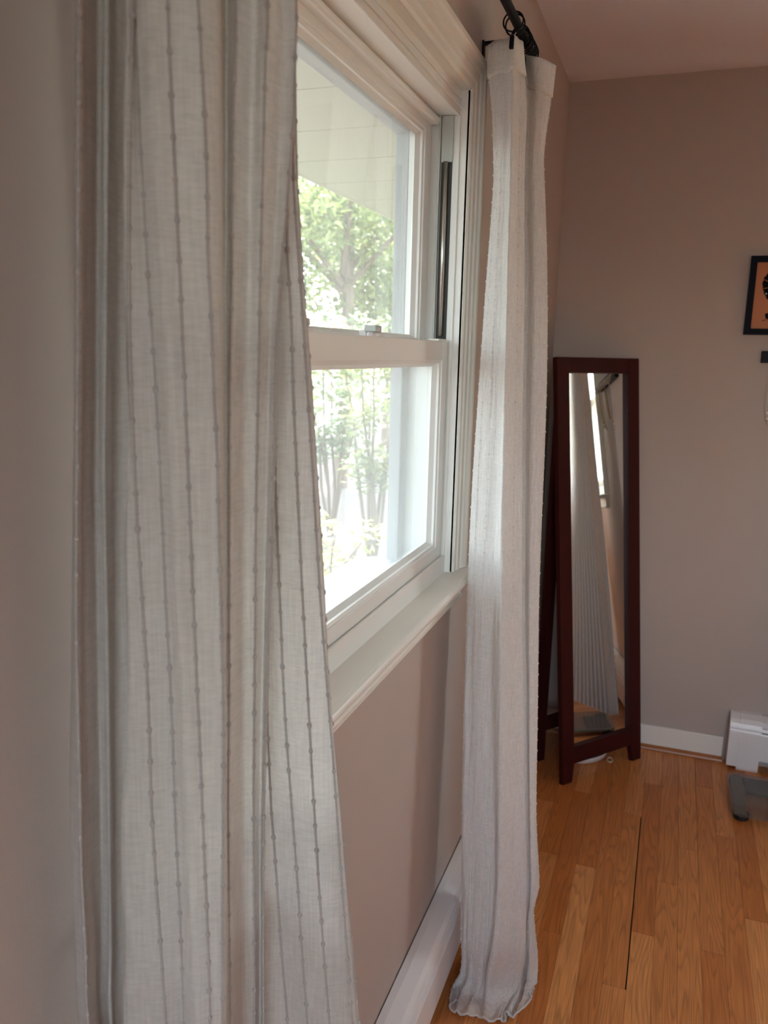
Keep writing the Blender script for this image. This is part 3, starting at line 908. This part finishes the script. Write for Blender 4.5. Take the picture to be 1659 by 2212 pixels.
def curtain(name, grid, stripes, sub_u, label, step=0.0264, kr=0.0023, tr=0.0011, group=None, cloth=None, thread=None):
    nu, nr = len(grid[0]), len(grid)
    b = MB()
    b.loft(grid, False, False)
    base = grid[-1][nu // 2]
    top = tag(empty(name, (base.x, base.y, 0)), label, 'curtain', group)
    obj('panel', b, cloth or M_CLOTH, top, smooth=True, recalc=False)
    for k, s in enumerate(stripes):
        path = [grid[r][s * sub_u] for r in range(nr)]
        o = obj('woven_stripe', stripe_mesh(path, tr, step, kr, random.random()), thread or M_THREAD, top, smooth=True)
    return top


# left curtain: data hang between z 0.85 and 1.75, continued to the rod and to the floor
def extend(cols):
    out = []
    n = len(cols)
    for i, c in enumerate(cols):
        a, z = c[0], c[-1]
        s_top = (c[0] - c[3])
        up = []
        for k, zz in enumerate((2.105, 2.02, 1.93, 1.84)):
            t = (zz - a.z) / (2.105 - a.z)
            end = Vector((0.092 + 0.35 * (a.x - 0.092), a.y, 2.105))
            p = a.lerp(end, t)
            up.append(p)
        dn = []
        s = (c[-1] - c[-4])
        s = s / max(abs(s.z), 1e-4)
        for zz in (0.75, 0.65, 0.55, 0.42, 0.30, 0.18, 0.08, 0.012):
            if zz < z.z - 0.03:
                L = (z.z - zz)
                q = z + Vector((s.x, s.y, 0)) * (L - 0.35 * L * L)
                q.z = zz
                q.x = max(q.x, 0.075)
                dn.append(q)
            else:
                dn.append(z.lerp(Vector((z.x, z.y, zz)), 0.5) if False else Vector((z.x, z.y, min(z.z - 0.01, zz))))
        out.append(up + list(c) + dn)
    return out


def decode(rows):
    return [[Vector((r[i], r[i + 1], r[i + 2])) * 0.0001 for i in range(0, len(r), 3)] for r in rows]


near_cols = extend(decode(NEAR))
g1 = sheet_grid(near_cols, 5, 3, lambda p, i, nu: 0.0020 if i < 45 else 0.0009, 4.2)
for r_ in g1:
    for p in r_:
        if p.z < 0.28:
            p.x = max(p.x, 0.074)
        p.x = max(p.x, 0.027)
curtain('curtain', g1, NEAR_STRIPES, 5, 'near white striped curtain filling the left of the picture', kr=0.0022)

right_cols = decode(RIGHT)


def wr_right(p, i, nu):
    if p.z < 0.36:
        return 0.0045 + 0.0075 * min(1.0, (0.36 - p.z) / 0.2)
    return 0.0022 if i < 30 else 0.0010


g2 = sheet_grid(right_cols, 6, 4, wr_right, 11.7)
for r_ in g2:
    for p in r_:
        p.z = max(p.z, 0.004)
        if p.z < 0.21:
            p.x = max(p.x, 0.069)
        p.x = max(p.x, 0.027)
RC = curtain('curtain', g2, RIGHT_STRIPES, 6, 'white crinkled curtain gathered at the right end of the window', kr=0.0020, tr=0.0006, cloth=M_CLOTH_LIT, thread=M_THREAD_LIT)
# doubled header hem and bottom hem of that curtain
nr_h = 6
hg = [[p + Vector((0, 0, 0)) for p in r_] for r_ in g2[:nr_h]]
hb = MB()
hb.loft(hg, False, False)
ho = obj('header_hem', hb, M_HEMC, RC, smooth=True, recalc=False)
sd_ = ho.modifiers.new('thickness', 'SOLIDIFY')
sd_.thickness = 0.007
sd_.offset = 0.0
hem = MB()
hem.tube([tuple(p + Vector((0, 0, 0.002))) for p in g2[-1]], 0.0028, 6)
obj('bottom_hem', hem, M_CLOTH_LIT, RC, smooth=True)

# left panel of the far window, seen in the mirror
cols = []
nF = 30
for i in range(nF):
    t = i / (nF - 1)
    zig = 1 if i % 2 else -1
    c = []
    for zz in (2.10, 1.9, 1.6, 1.3, 1.0, 0.7, 0.4, 0.15, 0.036):
        f = (2.10 - zz) / 2.1
        xa = 1.03 - 0.11 * min(1.0, f * 1.6)
        xb = 1.80 - 0.38 * f
        yb = 3.045 - 0.22 * f * f
        c.append(Vector((xa + (xb - xa) * t, 3.050 + (yb - 3.050) * t + zig * (0.014 + 0.012 * f) - 0.02 * f, zz)))
    cols.append(c)
g3 = sheet_grid(cols, 4, 3, lambda p, i, nu: 0.002, 21.0)
FC = curtain('curtain', g3, list(range(1, nF, 2)), 4, 'white curtain of the far window, shown only in the mirror')


# ------------------------------------------------------------------ curtain rods, rings
def rod(xf, u0, u1, brs, label):
    R = tag(empty('curtain_rod', xf(u0, 0.09, 2.14)), label, 'curtain rod')
    b = MB(xf).tube([(u0, 0.09, 2.14), (u1, 0.09, 2.14)], 0.009, 14)
    obj('pole', b, M_BLACK, R, smooth=True)
    for u in (u0, u1):
        s = -1 if u == u0 else 1
        b = MB(xf).tube([(u - s * 0.006, 0.09, 2.14), (u, 0.09, 2.14), (u + s * 0.006, 0.09, 2.14), (u + s * 0.010, 0.09, 2.14)],
                        [0.0105, 0.0115, 0.0110, 0.005], 14)
        obj('end_cap', b, M_BLACK, R, smooth=True)
    for u in brs:
        b = MB(xf).box(u - 0.008, u + 0.008, 0.0005, 0.0045, 2.085, 2.146)
        br = obj('bracket', b, M_BLACK, R, bevel=0.001)
        arm = MB(xf).box(u - 0.0055, u + 0.0055, 0.003, 0.084, 2.1375, 2.1435)
        obj('bracket_arm', arm, M_BLACK, br)
        cup = MB(xf).tube([(u, 0.09 + 0.0122 * math.cos(a), 2.14 - 0.0122 * math.sin(a)) for a in [math.pi * k / 8 for k in range(9)]], 0.0028, 6)
        obj('bracket_cup', cup, M_BLACK, br)
    return R


rod(XL, 0.36, 1.925, (0.50, 1.848), 'black curtain rod above the window between the two curtains')
rod(XFAR, 0.96, 3.15, (1.0, 3.02), 'black curtain rod of the far window, outside the picture')

RG = 0.0195


def make_ring():
    e = empty('curtain_ring', (0, 0, 0))
    b = MB().tube([(RG * math.cos(a), 0, RG * math.sin(a)) for a in [2 * math.pi * k / 24 for k in range(24)]], 0.0017, 6, closed_path=True)
    obj('hoop', b, M_BLACK, e, smooth=True)
    b = MB().tube([(0, 0.0042 * math.cos(a), -RG - 0.0045 + 0.0042 * math.sin(a)) for a in [2 * math.pi * k / 12 for k in range(12)]], 0.0011, 5, closed_path=True)
    obj('eyelet', b, M_BLACK, e, smooth=True)
    b = MB().box(-0.0042, 0.0042, -0.0032, -0.0012, -RG - 0.033, -RG - 0.008)
    b.box(-0.0042, 0.0042, 0.0012, 0.0032, -RG - 0.033, -RG - 0.008).box(-0.0035, 0.0035, -0.0012, 0.0012, -RG - 0.018, -RG - 0.011)
    obj('clip', b, M_BLACK, e, bevel=0.0006)
    return e


ring0 = make_ring()
HANG = 2.14 + 0.009 - RG + 0.0017
spots = [(1.722, 0.05, -0.30, 'black clip ring furthest from the rod end, holding the curtain edge'),
         (1.742, -0.10, 0.16, 'black clip ring second from the window side on the rod')]
spots += [(1.800 + 0.0145 * k, (-0.25, 0.3, 0.1, -0.2, 0.35, -0.1, 0.2, 0.4)[k], (0.25, 0.1, 0.3, 0.05, 0.2, 0.1, 0.3, 0.15)[k],
           'black clip ring in the tight bunch at the rod end') for k in range(8)]
first = True
for y, tw, tl, lab in spots:
    o = ring0 if first else copy_tree(ring0)
    first = False
    o.location = (0.09, y, HANG)
    o.rotation_euler = (tl * 0.6, 0, tw * 0.8)
    tag(o, lab, 'curtain ring', 'black clip rings bunched at the rod end' if 'bunch' in lab else 'black clip rings on the window rod')
for k in range(7):
    o = copy_tree(ring0)
    o.location = (0.09, 0.44 + 0.034 * k, HANG)
    o.rotation_euler = (0.1, 0, 0.2 * (-1) ** k)
    tag(o, 'black clip ring above the near curtain, outside the picture', 'curtain ring', 'black clip rings of the near curtain')
for k in range(7):
    o = copy_tree(ring0)
    o.location = (1.06 + 0.11 * k, FARY - 0.09, HANG)
    o.rotation_euler = (0, 0, math.pi / 2 + 0.15 * (-1) ** k)
    tag(o, 'black clip ring of the far window curtain, outside the picture', 'curtain ring', 'black clip rings of the far window curtain')

# ------------------------------------------------------------------ leaning mirror
MA, ML, MW, MH = 0.6727, 0.112, 0.400, 1.50
mu = Vector((math.sin(MA), math.cos(MA), 0))
mn0 = Vector((math.cos(MA), -math.sin(MA), 0))
mv = Vector((0, 0, math.cos(ML))) - mn0 * math.sin(ML)
mw = mv.cross(mu)
mm = Matrix((mu, mw, mv)).transposed().to_4x4()
mm.translation = Vector((0.192, 2.715, 0.0))
mir = empty('standing_mirror')
mir.matrix_world = mm
tag(mir, 'tall dark cherry framed mirror leaning in the room corner', 'mirror')


def mpart(name, b, m, parent=None, **k):
    b.xf = None
    me = b.mesh(name, k.pop('smooth', False))
    me.materials.append(m)
    o = bpy.data.objects.new(name, me)
    COL.objects.link(o)
    o.parent = parent or mir
    bev = k.pop('bevel', 0)
    if bev:
        q = o.modifiers.new('bevel', 'BEVEL')
        q.width = bev
        q.segments = 2
        q.limit_method = 'ANGLE'
    return o


ST, DP = 0.056, 0.022
for x0, x1, sgn in ((0, ST, 1), (MW - ST, MW, -1)):
    b = MB()
    tx = 0.012 * sgn
    b.loft([[(x0 + (0 if sgn > 0 else 0.012), 0.002, 0.003), (x1 - (0.012 if sgn > 0 else 0), 0.002, 0.003), (x1 - (0.012 if sgn > 0 else 0), DP, 0.001), (x0 + (0 if sgn > 0 else 0.012), DP, 0.001)],
            [(x0, 0, 0.07), (x1, 0, 0.07), (x1, DP, 0.07), (x0, DP, 0.07)],
            [(x0, 0, MH), (x1, 0, MH), (x1, DP, MH), (x0, DP, MH)]])
    mpart('stile', b, M_CHERRY, bevel=0.002)
mpart('top_rail', MB().box(ST, MW - ST, 0.001, DP, 1.447, MH), M_CHERRY, bevel=0.0015)
mpart('bottom_rail', MB().box(ST, MW - ST, 0.001, DP, 0.068, 0.130), M_CHERRY, bevel=0.0015)
mpart('mirror_glass', MB().box(ST - 0.003, MW - ST + 0.003, 0.0145, 0.0185, 0.127, 1.450), M_MIRROR)
mpart('back_panel', MB().box(ST - 0.003, MW - ST + 0.003, 0.0187, 0.0215, 0.09, 1.46), M_BACKB)
# hinged easel stand behind
cL, sL = math.cos(ML), math.sin(ML)


def sup(x, L, off):
    return (x, 0.0235 + L * sL + off * cL, 1.40 - L * cL + off * sL)


def sup_bar(x0, x1, L0, L1, th=0.018):
    b = MB()
    q = [sup(x, L, o) for x in (x0, x1) for L in (L0, L1) for o in (0, th)]
    i = b.pts(q)
    b.f += [tuple(i + k for k in f_) for f_ in ((0, 1, 3, 2), (4, 6, 7, 5), (0, 4, 5, 1), (2, 3, 7, 6), (0, 2, 6, 4), (1, 5, 7, 3))]
    return b


LF = 1.405
es = mpart('easel_leg', sup_bar(0.03, 0.075, 0.02, LF), M_CHERRY)
mpart('easel_leg', sup_bar(MW - 0.075, MW - 0.03, 0.02, LF), M_CHERRY)
mpart('easel_rail', sup_bar(0.075, MW - 0.075, 0.03, 0.08), M_CHERRY)
mpart('easel_rail', sup_bar(0.075, MW - 0.075, 1.22, 1.27), M_CHERRY)

# ------------------------------------------------------------------ picture, hook rail, necklaces
pic = tag(empty('framed_picture', (0.85, FARY, 1.71)), 'orange print with black shapes in a black frame on the far wall', 'picture')
PX0, PX1, PZ0, PZ1 = 0.648, 0.85, 1.580, 1.841
fb = MB(XFAR)
for a, c, e_, g_ in ((PX0, PX0 + 0.021, PZ0, PZ1), (PX1 - 0.021, PX1, PZ0, PZ1), (PX0 + 0.021, PX1 - 0.021, PZ0, PZ0 + 0.021), (PX0 + 0.021, PX1 - 0.021, PZ1 - 0.021, PZ1)):
    fb.box(a, c, 0.001, 0.018, e_, g_)
obj('frame', fb, simple('blue_black_frame', (0.006, 0.007, 0.014), 0.6, spec=0.12), pic)
art = obj('print', MB(XFAR).box(PX0 + 0.018, PX1 - 0.018, 0.002, 0.009, PZ0 + 0.018, PZ1 - 0.018), M_ORANGE, pic)
cxp, czp = 0.742, 1.742


def flat(pts, d0=0.0092, d1=0.0100):
    b = MB(XFAR)
    b.loft([[(x, d0, z) for x, z in pts], [(x, d1, z) for x, z in pts]])
    return b


rim = []
for k in range(40):
    a = 2 * math.pi * k / 40
    r_ = 0.050 + (0.0022 if k % 2 else 0) + 0.003 * math.sin(3 * a)
    rim.append((cxp + r_ * math.cos(a) * 0.98, czp + r_ * math.sin(a) * 1.12))
obj('round_motif', flat(rim), M_INK, art)
for a0 in (2.75, 3.3, 2.2, 1.6, 1.0):
    p = [(cxp + r_ * math.cos(a0) - q * math.sin(a0), czp + r_ * 1.1 * math.sin(a0) + q * math.cos(a0)) for r_, q in ((0.018, -.0008), (0.052, -.0008), (0.052, .0008), (0.018, .0008))]
    obj('motif_line', flat(p, 0.0100, 0.0104), M_ORANGE, art)
obj('motif_dot', flat([(0.7065 + 0.0022 * math.cos(a), 1.717 + 0.0022 * math.sin(a)) for a in [2 * math.pi * k / 8 for k in range(8)]], 0.01, 0.0105), M_PEARL, art)
obj('motif_top', flat([(0.728, 1.806), (0.745, 1.806), (0.75, 1.80), (0.74, 1.796), (0.725, 1.799)]), M_INK, art)
obj('motif_base', flat([(0.709, 1.650), (0.722, 1.655), (0.75, 1.66), (0.77, 1.65), (0.775, 1.63), (0.74, 1.622), (0.712, 1.636)]), M_INK, art)
obj('motif_tail', flat([(0.700, 1.627), (0.715, 1.632), (0.716, 1.630), (0.702, 1.6255)]), M_INK, art)

rack = tag(empty('hook_rail', (0.95, FARY, 1.506)), 'black necklace rail with hooks below the framed picture', 'hook rail')
obj('board', MB(XFAR).box(0.713, 1.20, 0.0005, 0.017, 1.486, 1.526), M_BLACK, rack, bevel=0.002)
HX = [0.757 + 0.060 * k for k in range(8)]
for x in HX:
    b = MB(XFAR).tube([(x, 0.015, 1.512), (x, 0.024, 1.508), (x, 0.030, 1.492), (x, 0.034, 1.475), (x, 0.043, 1.471), (x, 0.051, 1.477), (x, 0.053, 1.487)], 0.0026, 6)
    obj('hook', b, M_STEEL, rack, smooth=True)


def necklace(x, w_, zb, m_, bead, label):
    e = tag(empty('necklace', (x, FARY - 0.036, zb)), label, 'necklace', 'necklaces hanging from the hook rail')
    path = []
    for k in range(25):
        t = k / 24 * 2 - 1
        zz = zb + (1.4745 - zb) * abs(t) ** 1.6
        path.append((x + w_ * math.sin(t * math.pi) * 0.5 * (1 if abs(t) < 1 else 0) + 0.004 * t, FARY - 0.037 + 0.012 * (1 - abs(t)), zz))
    b = MB().tube(path, 0.0009, 5)
    for k in range(len(path) - 1):
        for q in (0.25, 0.75):
            c = Vector(path[k]).lerp(Vector(path[k + 1]), q)
            b.ball(c, 0.0022, 0.0022, 0.0026, 5, 3)
    obj('chain', b, m_, e)
    if bead:
        b = MB()
        for dx, dz in ((0, -0.004), (-0.006, 0.010), (0.006, 0.012), (-0.008, 0.03)):
            b.ball((x + dx, FARY - 0.029, zb + dz), 0.0042, 0.0042, 0.0046, 8, 6)
        obj('pendant', b, M_PEARL, e, smooth=True)
    return e


necklace(HX[0], 0.022, 1.287, M_SILVER, True, 'beaded silver necklace on the hook nearest the corner, with pearly beads')
necklace(HX[2], 0.022, 1.33, M_GOLD, False, 'short gold chain on the third hook, seen in the mirror')
necklace(HX[4], 0.03, 1.29, M_GOLD, False, 'long gold chain on the fifth hook, seen in the mirror')
necklace(HX[5], 0.025, 1.31, M_GOLD, True, 'gold chain with pearly beads on the sixth hook, seen in the mirror')

# ------------------------------------------------------------------ glass scale, things under the mirror
sc = tag(empty('bathroom_scale', (0.90, 2.87, 0)), 'dark glass bathroom scale on the floor before the far heater', 'scale')


def rrect(x0, x1, y0, y1, r, z, n=6):
    o = []
    for cx_, cy_, a0 in ((x1 - r, y1 - r, 0), (x0 + r, y1 - r, 90), (x0 + r, y0 + r, 180), (x1 - r, y0 + r, 270)):
        for k in range(n + 1):
            a = math.radians(a0 + 90 * k / n)
            o.append((cx_ + r * math.cos(a), cy_ + r * math.sin(a), z))
    return o


SX0, SX1, SY0, SY1 = 0.739, 1.040, 2.705, 3.005
b = MB()
b.loft([rrect(SX0 + .001, SX1 - .001, SY0 + .001, SY1 - .001, 0.03, 0.0195), rrect(SX0, SX1, SY0, SY1, 0.03, 0.0205), rrect(SX0, SX1, SY0, SY1, 0.03, 0.0250), rrect(SX0 + .001, SX1 - .001, SY0 + .001, SY1 - .001, 0.03, 0.0260)])
obj('glass_top', b, M_SGLASS, sc)
obj('side_strip', MB().box(SX0 + 0.010, SX0 + 0.050, SY0 + 0.016, SY1 - 0.012, 0.0150, 0.0190), simple('grey_strip', (0.20, 0.19, 0.18), 0.5), sc, bevel=0.001)
obj('display', MB().box(SX0 + 0.056, SX1 - 0.056, SY1 - 0.112, SY1 - 0.012, 0.0090, 0.0192), M_LCD, sc, bevel=0.001)
for x in (SX0 + 0.033, SX1 - 0.033):
    for y in (SY0 + 0.030, SY1 - 0.030):
        b = MB()
        b.loft([[(x + r_ * math.cos(a), y + r_ * math.sin(a), z) for a in [2 * math.pi * k / 16 for k in range(16)]] for r_, z in ((0.022, 0.0), (0.025, 0.004), (0.025, 0.0188))])
        obj('foot', b, M_RUBBER, sc)

wt = tag(empty('plastic_tray', (0.24, 2.93, 0)), 'white rounded plastic dish on the floor under the mirror', 'dish')
b = MB()
cw = Vector((0.238, 2.97, 0))
ax = Vector((0.66, 0.75, 0))
ay = Vector((-0.75, 0.66, 0))


def oval(rx, ry, z, n=28):
    return [tuple(cw + ax * (rx * math.cos(a)) + ay * (ry * math.sin(a)) + Vector((0, 0, z))) for a in [2 * math.pi * k / n for k in range(n)]]


b.loft([oval(0.075, 0.048, 0.0005), oval(0.092, 0.060, 0.006), oval(0.100, 0.066, 0.022), oval(0.102, 0.068, 0.028), oval(0.097, 0.063, 0.028), oval(0.086, 0.055, 0.010), oval(0.03, 0.02, 0.008)])
obj('dish_body', b, M_PLASTIC, wt, smooth=True)
b = MB().tube([(0.331 + 0.011 * math.cos(a), 2.975 + 0.019 * math.sin(a), 0.0021) for a in [2 * math.pi * k / 20 for k in range(20)]], 0.0020, 6, closed_path=True)
tag(obj('hair_tie', b, M_BAND, smooth=True), 'small pale ring lying on the floor beside the white dish', 'hair tie')

# ------------------------------------------------------------------ outside
pc = struct(empty('ceiling_porch', (-0.8, 3, 2.35)), 'cream porch ceiling of boards outside the window', 'porch ceiling')
y = -2.09
k = 0
bm0 = MB().box(-0.63, 0.63, -0.1205, 0.1205, 0.0, 0.018).mesh('soffit_board')
bm0.materials.append(M_SOFFIT)
while y < 11:
    o = bpy.data.objects.new('soffit_board', bm0)
    COL.objects.link(o)
    o.parent = pc
    o.matrix_parent_inverse = pc.matrix_world.inverted()
    o.location = (-0.775, y, 2.35 + 0.001 * (k % 2))
    y += 0.245
    k += 1
obj('fascia', MB().box(-1.43, -1.405, -2.2, 11, 2.345, 2.50), M_SOFFIT, pc, bevel=0.003)
obj('roof_deck', MB().box(-1.44, -0.14, -2.2, 11, 2.50, 2.56), M_SIDING, pc)
struct(obj('wall_porch', MB().box(-0.30, -0.141, 3.29, 11, -0.6, 2.34), M_SIDING), 'cream siding of the house beyond the window', 'wall')

gb = MB()
gn = 40
gpts = []
for iy in range(gn + 1):
    for ix in range(gn + 1):
        x = -0.16 - 40 * ix / gn
        yy = -6 + 60 * iy / gn
        gpts.append((x, yy, -0.45 + 0.10 * noise.noise(Vector((x * 0.5, yy * 0.5, 0))) + 0.02 * min(0, x + 6) * -1))
i0 = gb.pts(gpts)
for iy in range(gn):
    for ix in range(gn):
        q = i0 + iy * (gn + 1) + ix
        gb.f.append((q, q + 1, q + gn + 2, q + gn + 1))
struct(obj('ground_yard', gb, M_MULCH, smooth=True), 'mulched yard outside the window', 'ground')
gb = MB().box(-0.16, 14, FARY + WT + 0.01, 30, -0.55, -0.45)
struct(obj('ground_side', gb, simple('side_lawn', (0.12, 0.18, 0.06), 0.9, bump=0.5, bscale=20, var=0.3)), 'lawn outside the far window', 'ground')


def leaves(b, c, rad, n, size, rnd, flat_=0.4):
    c = Vector(c)
    for _ in range(n):
        d = Vector((rnd.gauss(0, 1), rnd.gauss(0, 1), rnd.gauss(0, 1))).normalized()
        p = c + Vector((d.x * rad[0], d.y * rad[1], d.z * rad[2])) * (rnd.random() ** 0.4)
        nrm = (Vector((rnd.gauss(0, 1), rnd.gauss(0, 1), rnd.gauss(0, 1))) * flat_ + Vector((0, 0, 1))).normalized()
        t = nrm.orthogonal().normalized()
        t = (Matrix.Rotation(rnd.uniform(0, 6.28), 3, nrm) @ t)
        s = nrm.cross(t)
        L, Wd = size * rnd.uniform(0.7, 1.3), size * rnd.uniform(0.30, 0.5)
        i = b.pts([p - t * L * 0.5, p + s * Wd * 0.5 - t * L * 0.05, p + t * L * 0.5, p - s * Wd * 0.5 - t * L * 0.05])
        b.f.append((i, i + 1, i + 2, i + 3))


def shrub(x, y, h, r, n, size, m_, seed, label):
    rnd = random.Random(seed)
    e = tag(empty('garden_shrub', (x, y, -0.45)), label, 'shrub', 'shrubs outside the window')
    st = MB()
    tips = []
    for k in range(6):
        a = 6.28 * k / 6 + rnd.uniform(-.4, .4)
        q = [(x, y, -0.5)]
        for j in range(1, 5):
            f = j / 4
            q.append((x + math.cos(a) * r * 0.8 * f ** 1.3 + rnd.uniform(-.04, .04), y + math.sin(a) * r * 0.8 * f ** 1.3 + rnd.uniform(-.04, .04), -0.45 + h * f))
        tips += q[2:]
        st.tube(q, [0.022, 0.018, 0.014, 0.009, 0.005], 5)
    obj('stems', st, M_BARK, e)
    b = MB()
    for p in tips:
        leaves(b, p, (r * 0.42, r * 0.42, h * 0.13), n // len(tips), size, rnd)
    o = obj('foliage', b, m_, e, recalc=False)
    o['kind'] = 'stuff'


shrub(-2.55, 5.7, 1.95, 0.50, 2200, 0.095, M_LEAF_A, 1, 'sunlit shrub with drooping leaves left in the lower pane')
shrub(-1.98, 6.6, 1.90, 0.40, 1600, 0.085, M_LEAF_A, 2, 'sunlit shrub in the middle of the lower pane')
shrub(-2.9, 7.8, 2.10, 0.55, 1600, 0.10, M_LEAF_B, 5, 'cooler green shrub behind the two sunlit shrubs')
shrub(-1.62, 4.75, 0.80, 0.36, 700, 0.07, M_LEAF_C, 3, 'low yellow green plant at the foot of the lower pane')
shrub(-1.85, 8.2, 1.90, 0.35, 1000, 0.085, M_LEAF_C, 4, 'thin yellow shrub nearest the window edge')

shrub(-2.30, 9.6, 1.25, 0.30, 700, 0.09, M_LEAF_A, 6, 'rounded shrub at the back of the bed, beyond the yellow shrub')
shrub(-4.45, 7.4, 1.30, 0.42, 800, 0.10, M_LEAF_B, 8, 'rounded shrub at the back of the bed, nearest the near curtain')


def tree(x, y, h, r, n, size, m_, seed, label):
    rnd = random.Random(seed)
    e = tag(empty('yard_tree', (x, y, -0.4)), label, 'tree', 'trees beyond the porch')
    t = MB().tube([(x, y, -0.6), (x + .1, y, h * 0.25), (x + .05, y + .1, h * 0.5), (x, y, h * 0.8)], [0.12, 0.10, 0.08, 0.04], 8)
    for k in range(6):
        a = 6.28 * k / 6
        z0 = h * rnd.uniform(0.25, 0.6)
        t.tube([(x, y, z0), (x + math.cos(a) * r * .4, y + math.sin(a) * r * .4, z0 + h * .12), (x + math.cos(a) * r * .8, y + math.sin(a) * r * .8, z0 + h * .2)], [0.05, 0.035, 0.015], 5)
    obj('trunk', t, M_BARK, e)
    b = MB()
    for k in range(26):
        d = Vector((rnd.gauss(0, 1), rnd.gauss(0, 1), rnd.gauss(0, .8))).normalized() * (rnd.random() ** .45)
        c = (x + d.x * r, y + d.y * r, h * 0.55 + d.z * h * 0.42)
        leaves(b, c, (r * .34, r * .34, h * .10), n // 26, size, rnd, 0.8)
    o = obj('crown', b, m_, e, recalc=False)
    o['kind'] = 'stuff'


tree(-4.1, 10.9, 5.6, 1.7, 9800, 0.14, M_LEAF_A, 11, 'sunlit tree left in the upper pane')
tree(-5.0, 15.4, 7.0, 2.1, 9000, 0.18, M_LEAF_A, 12, 'sunlit tree right in the upper pane')
tree(-8.7, 13.2, 8.0, 2.1, 4800, 0.30, M_LEAF_B, 13, 'cooler green tree behind the left sunlit tree')
tree(-8.2, 21.0, 9.0, 2.6, 4200, 0.36, M_LEAF_B, 14, 'cooler green tree behind the right sunlit tree')
tree(-13.4, 19.8, 10.0, 2.4, 4200, 0.40, M_LEAF_A, 15, 'farthest tree, yellow green, behind the others')
for k, (x, y, h, r) in enumerate(((-5.6, 5.2, 6.0, 1.8), (-5.2, 0.2, 6.5, 2.2), (-5.6, -5.4, 6.0, 2.2), (-10.6, 5.5, 8.0, 2.4), (-10.8, -0.5, 8.0, 2.4))):  # unseen trees added to block sky light reaching the left window
    tree(x, y, h, r, 4200, 0.32, M_LEAF_B, 30 + k, 'unseen yard tree added to cut sky light at the window')
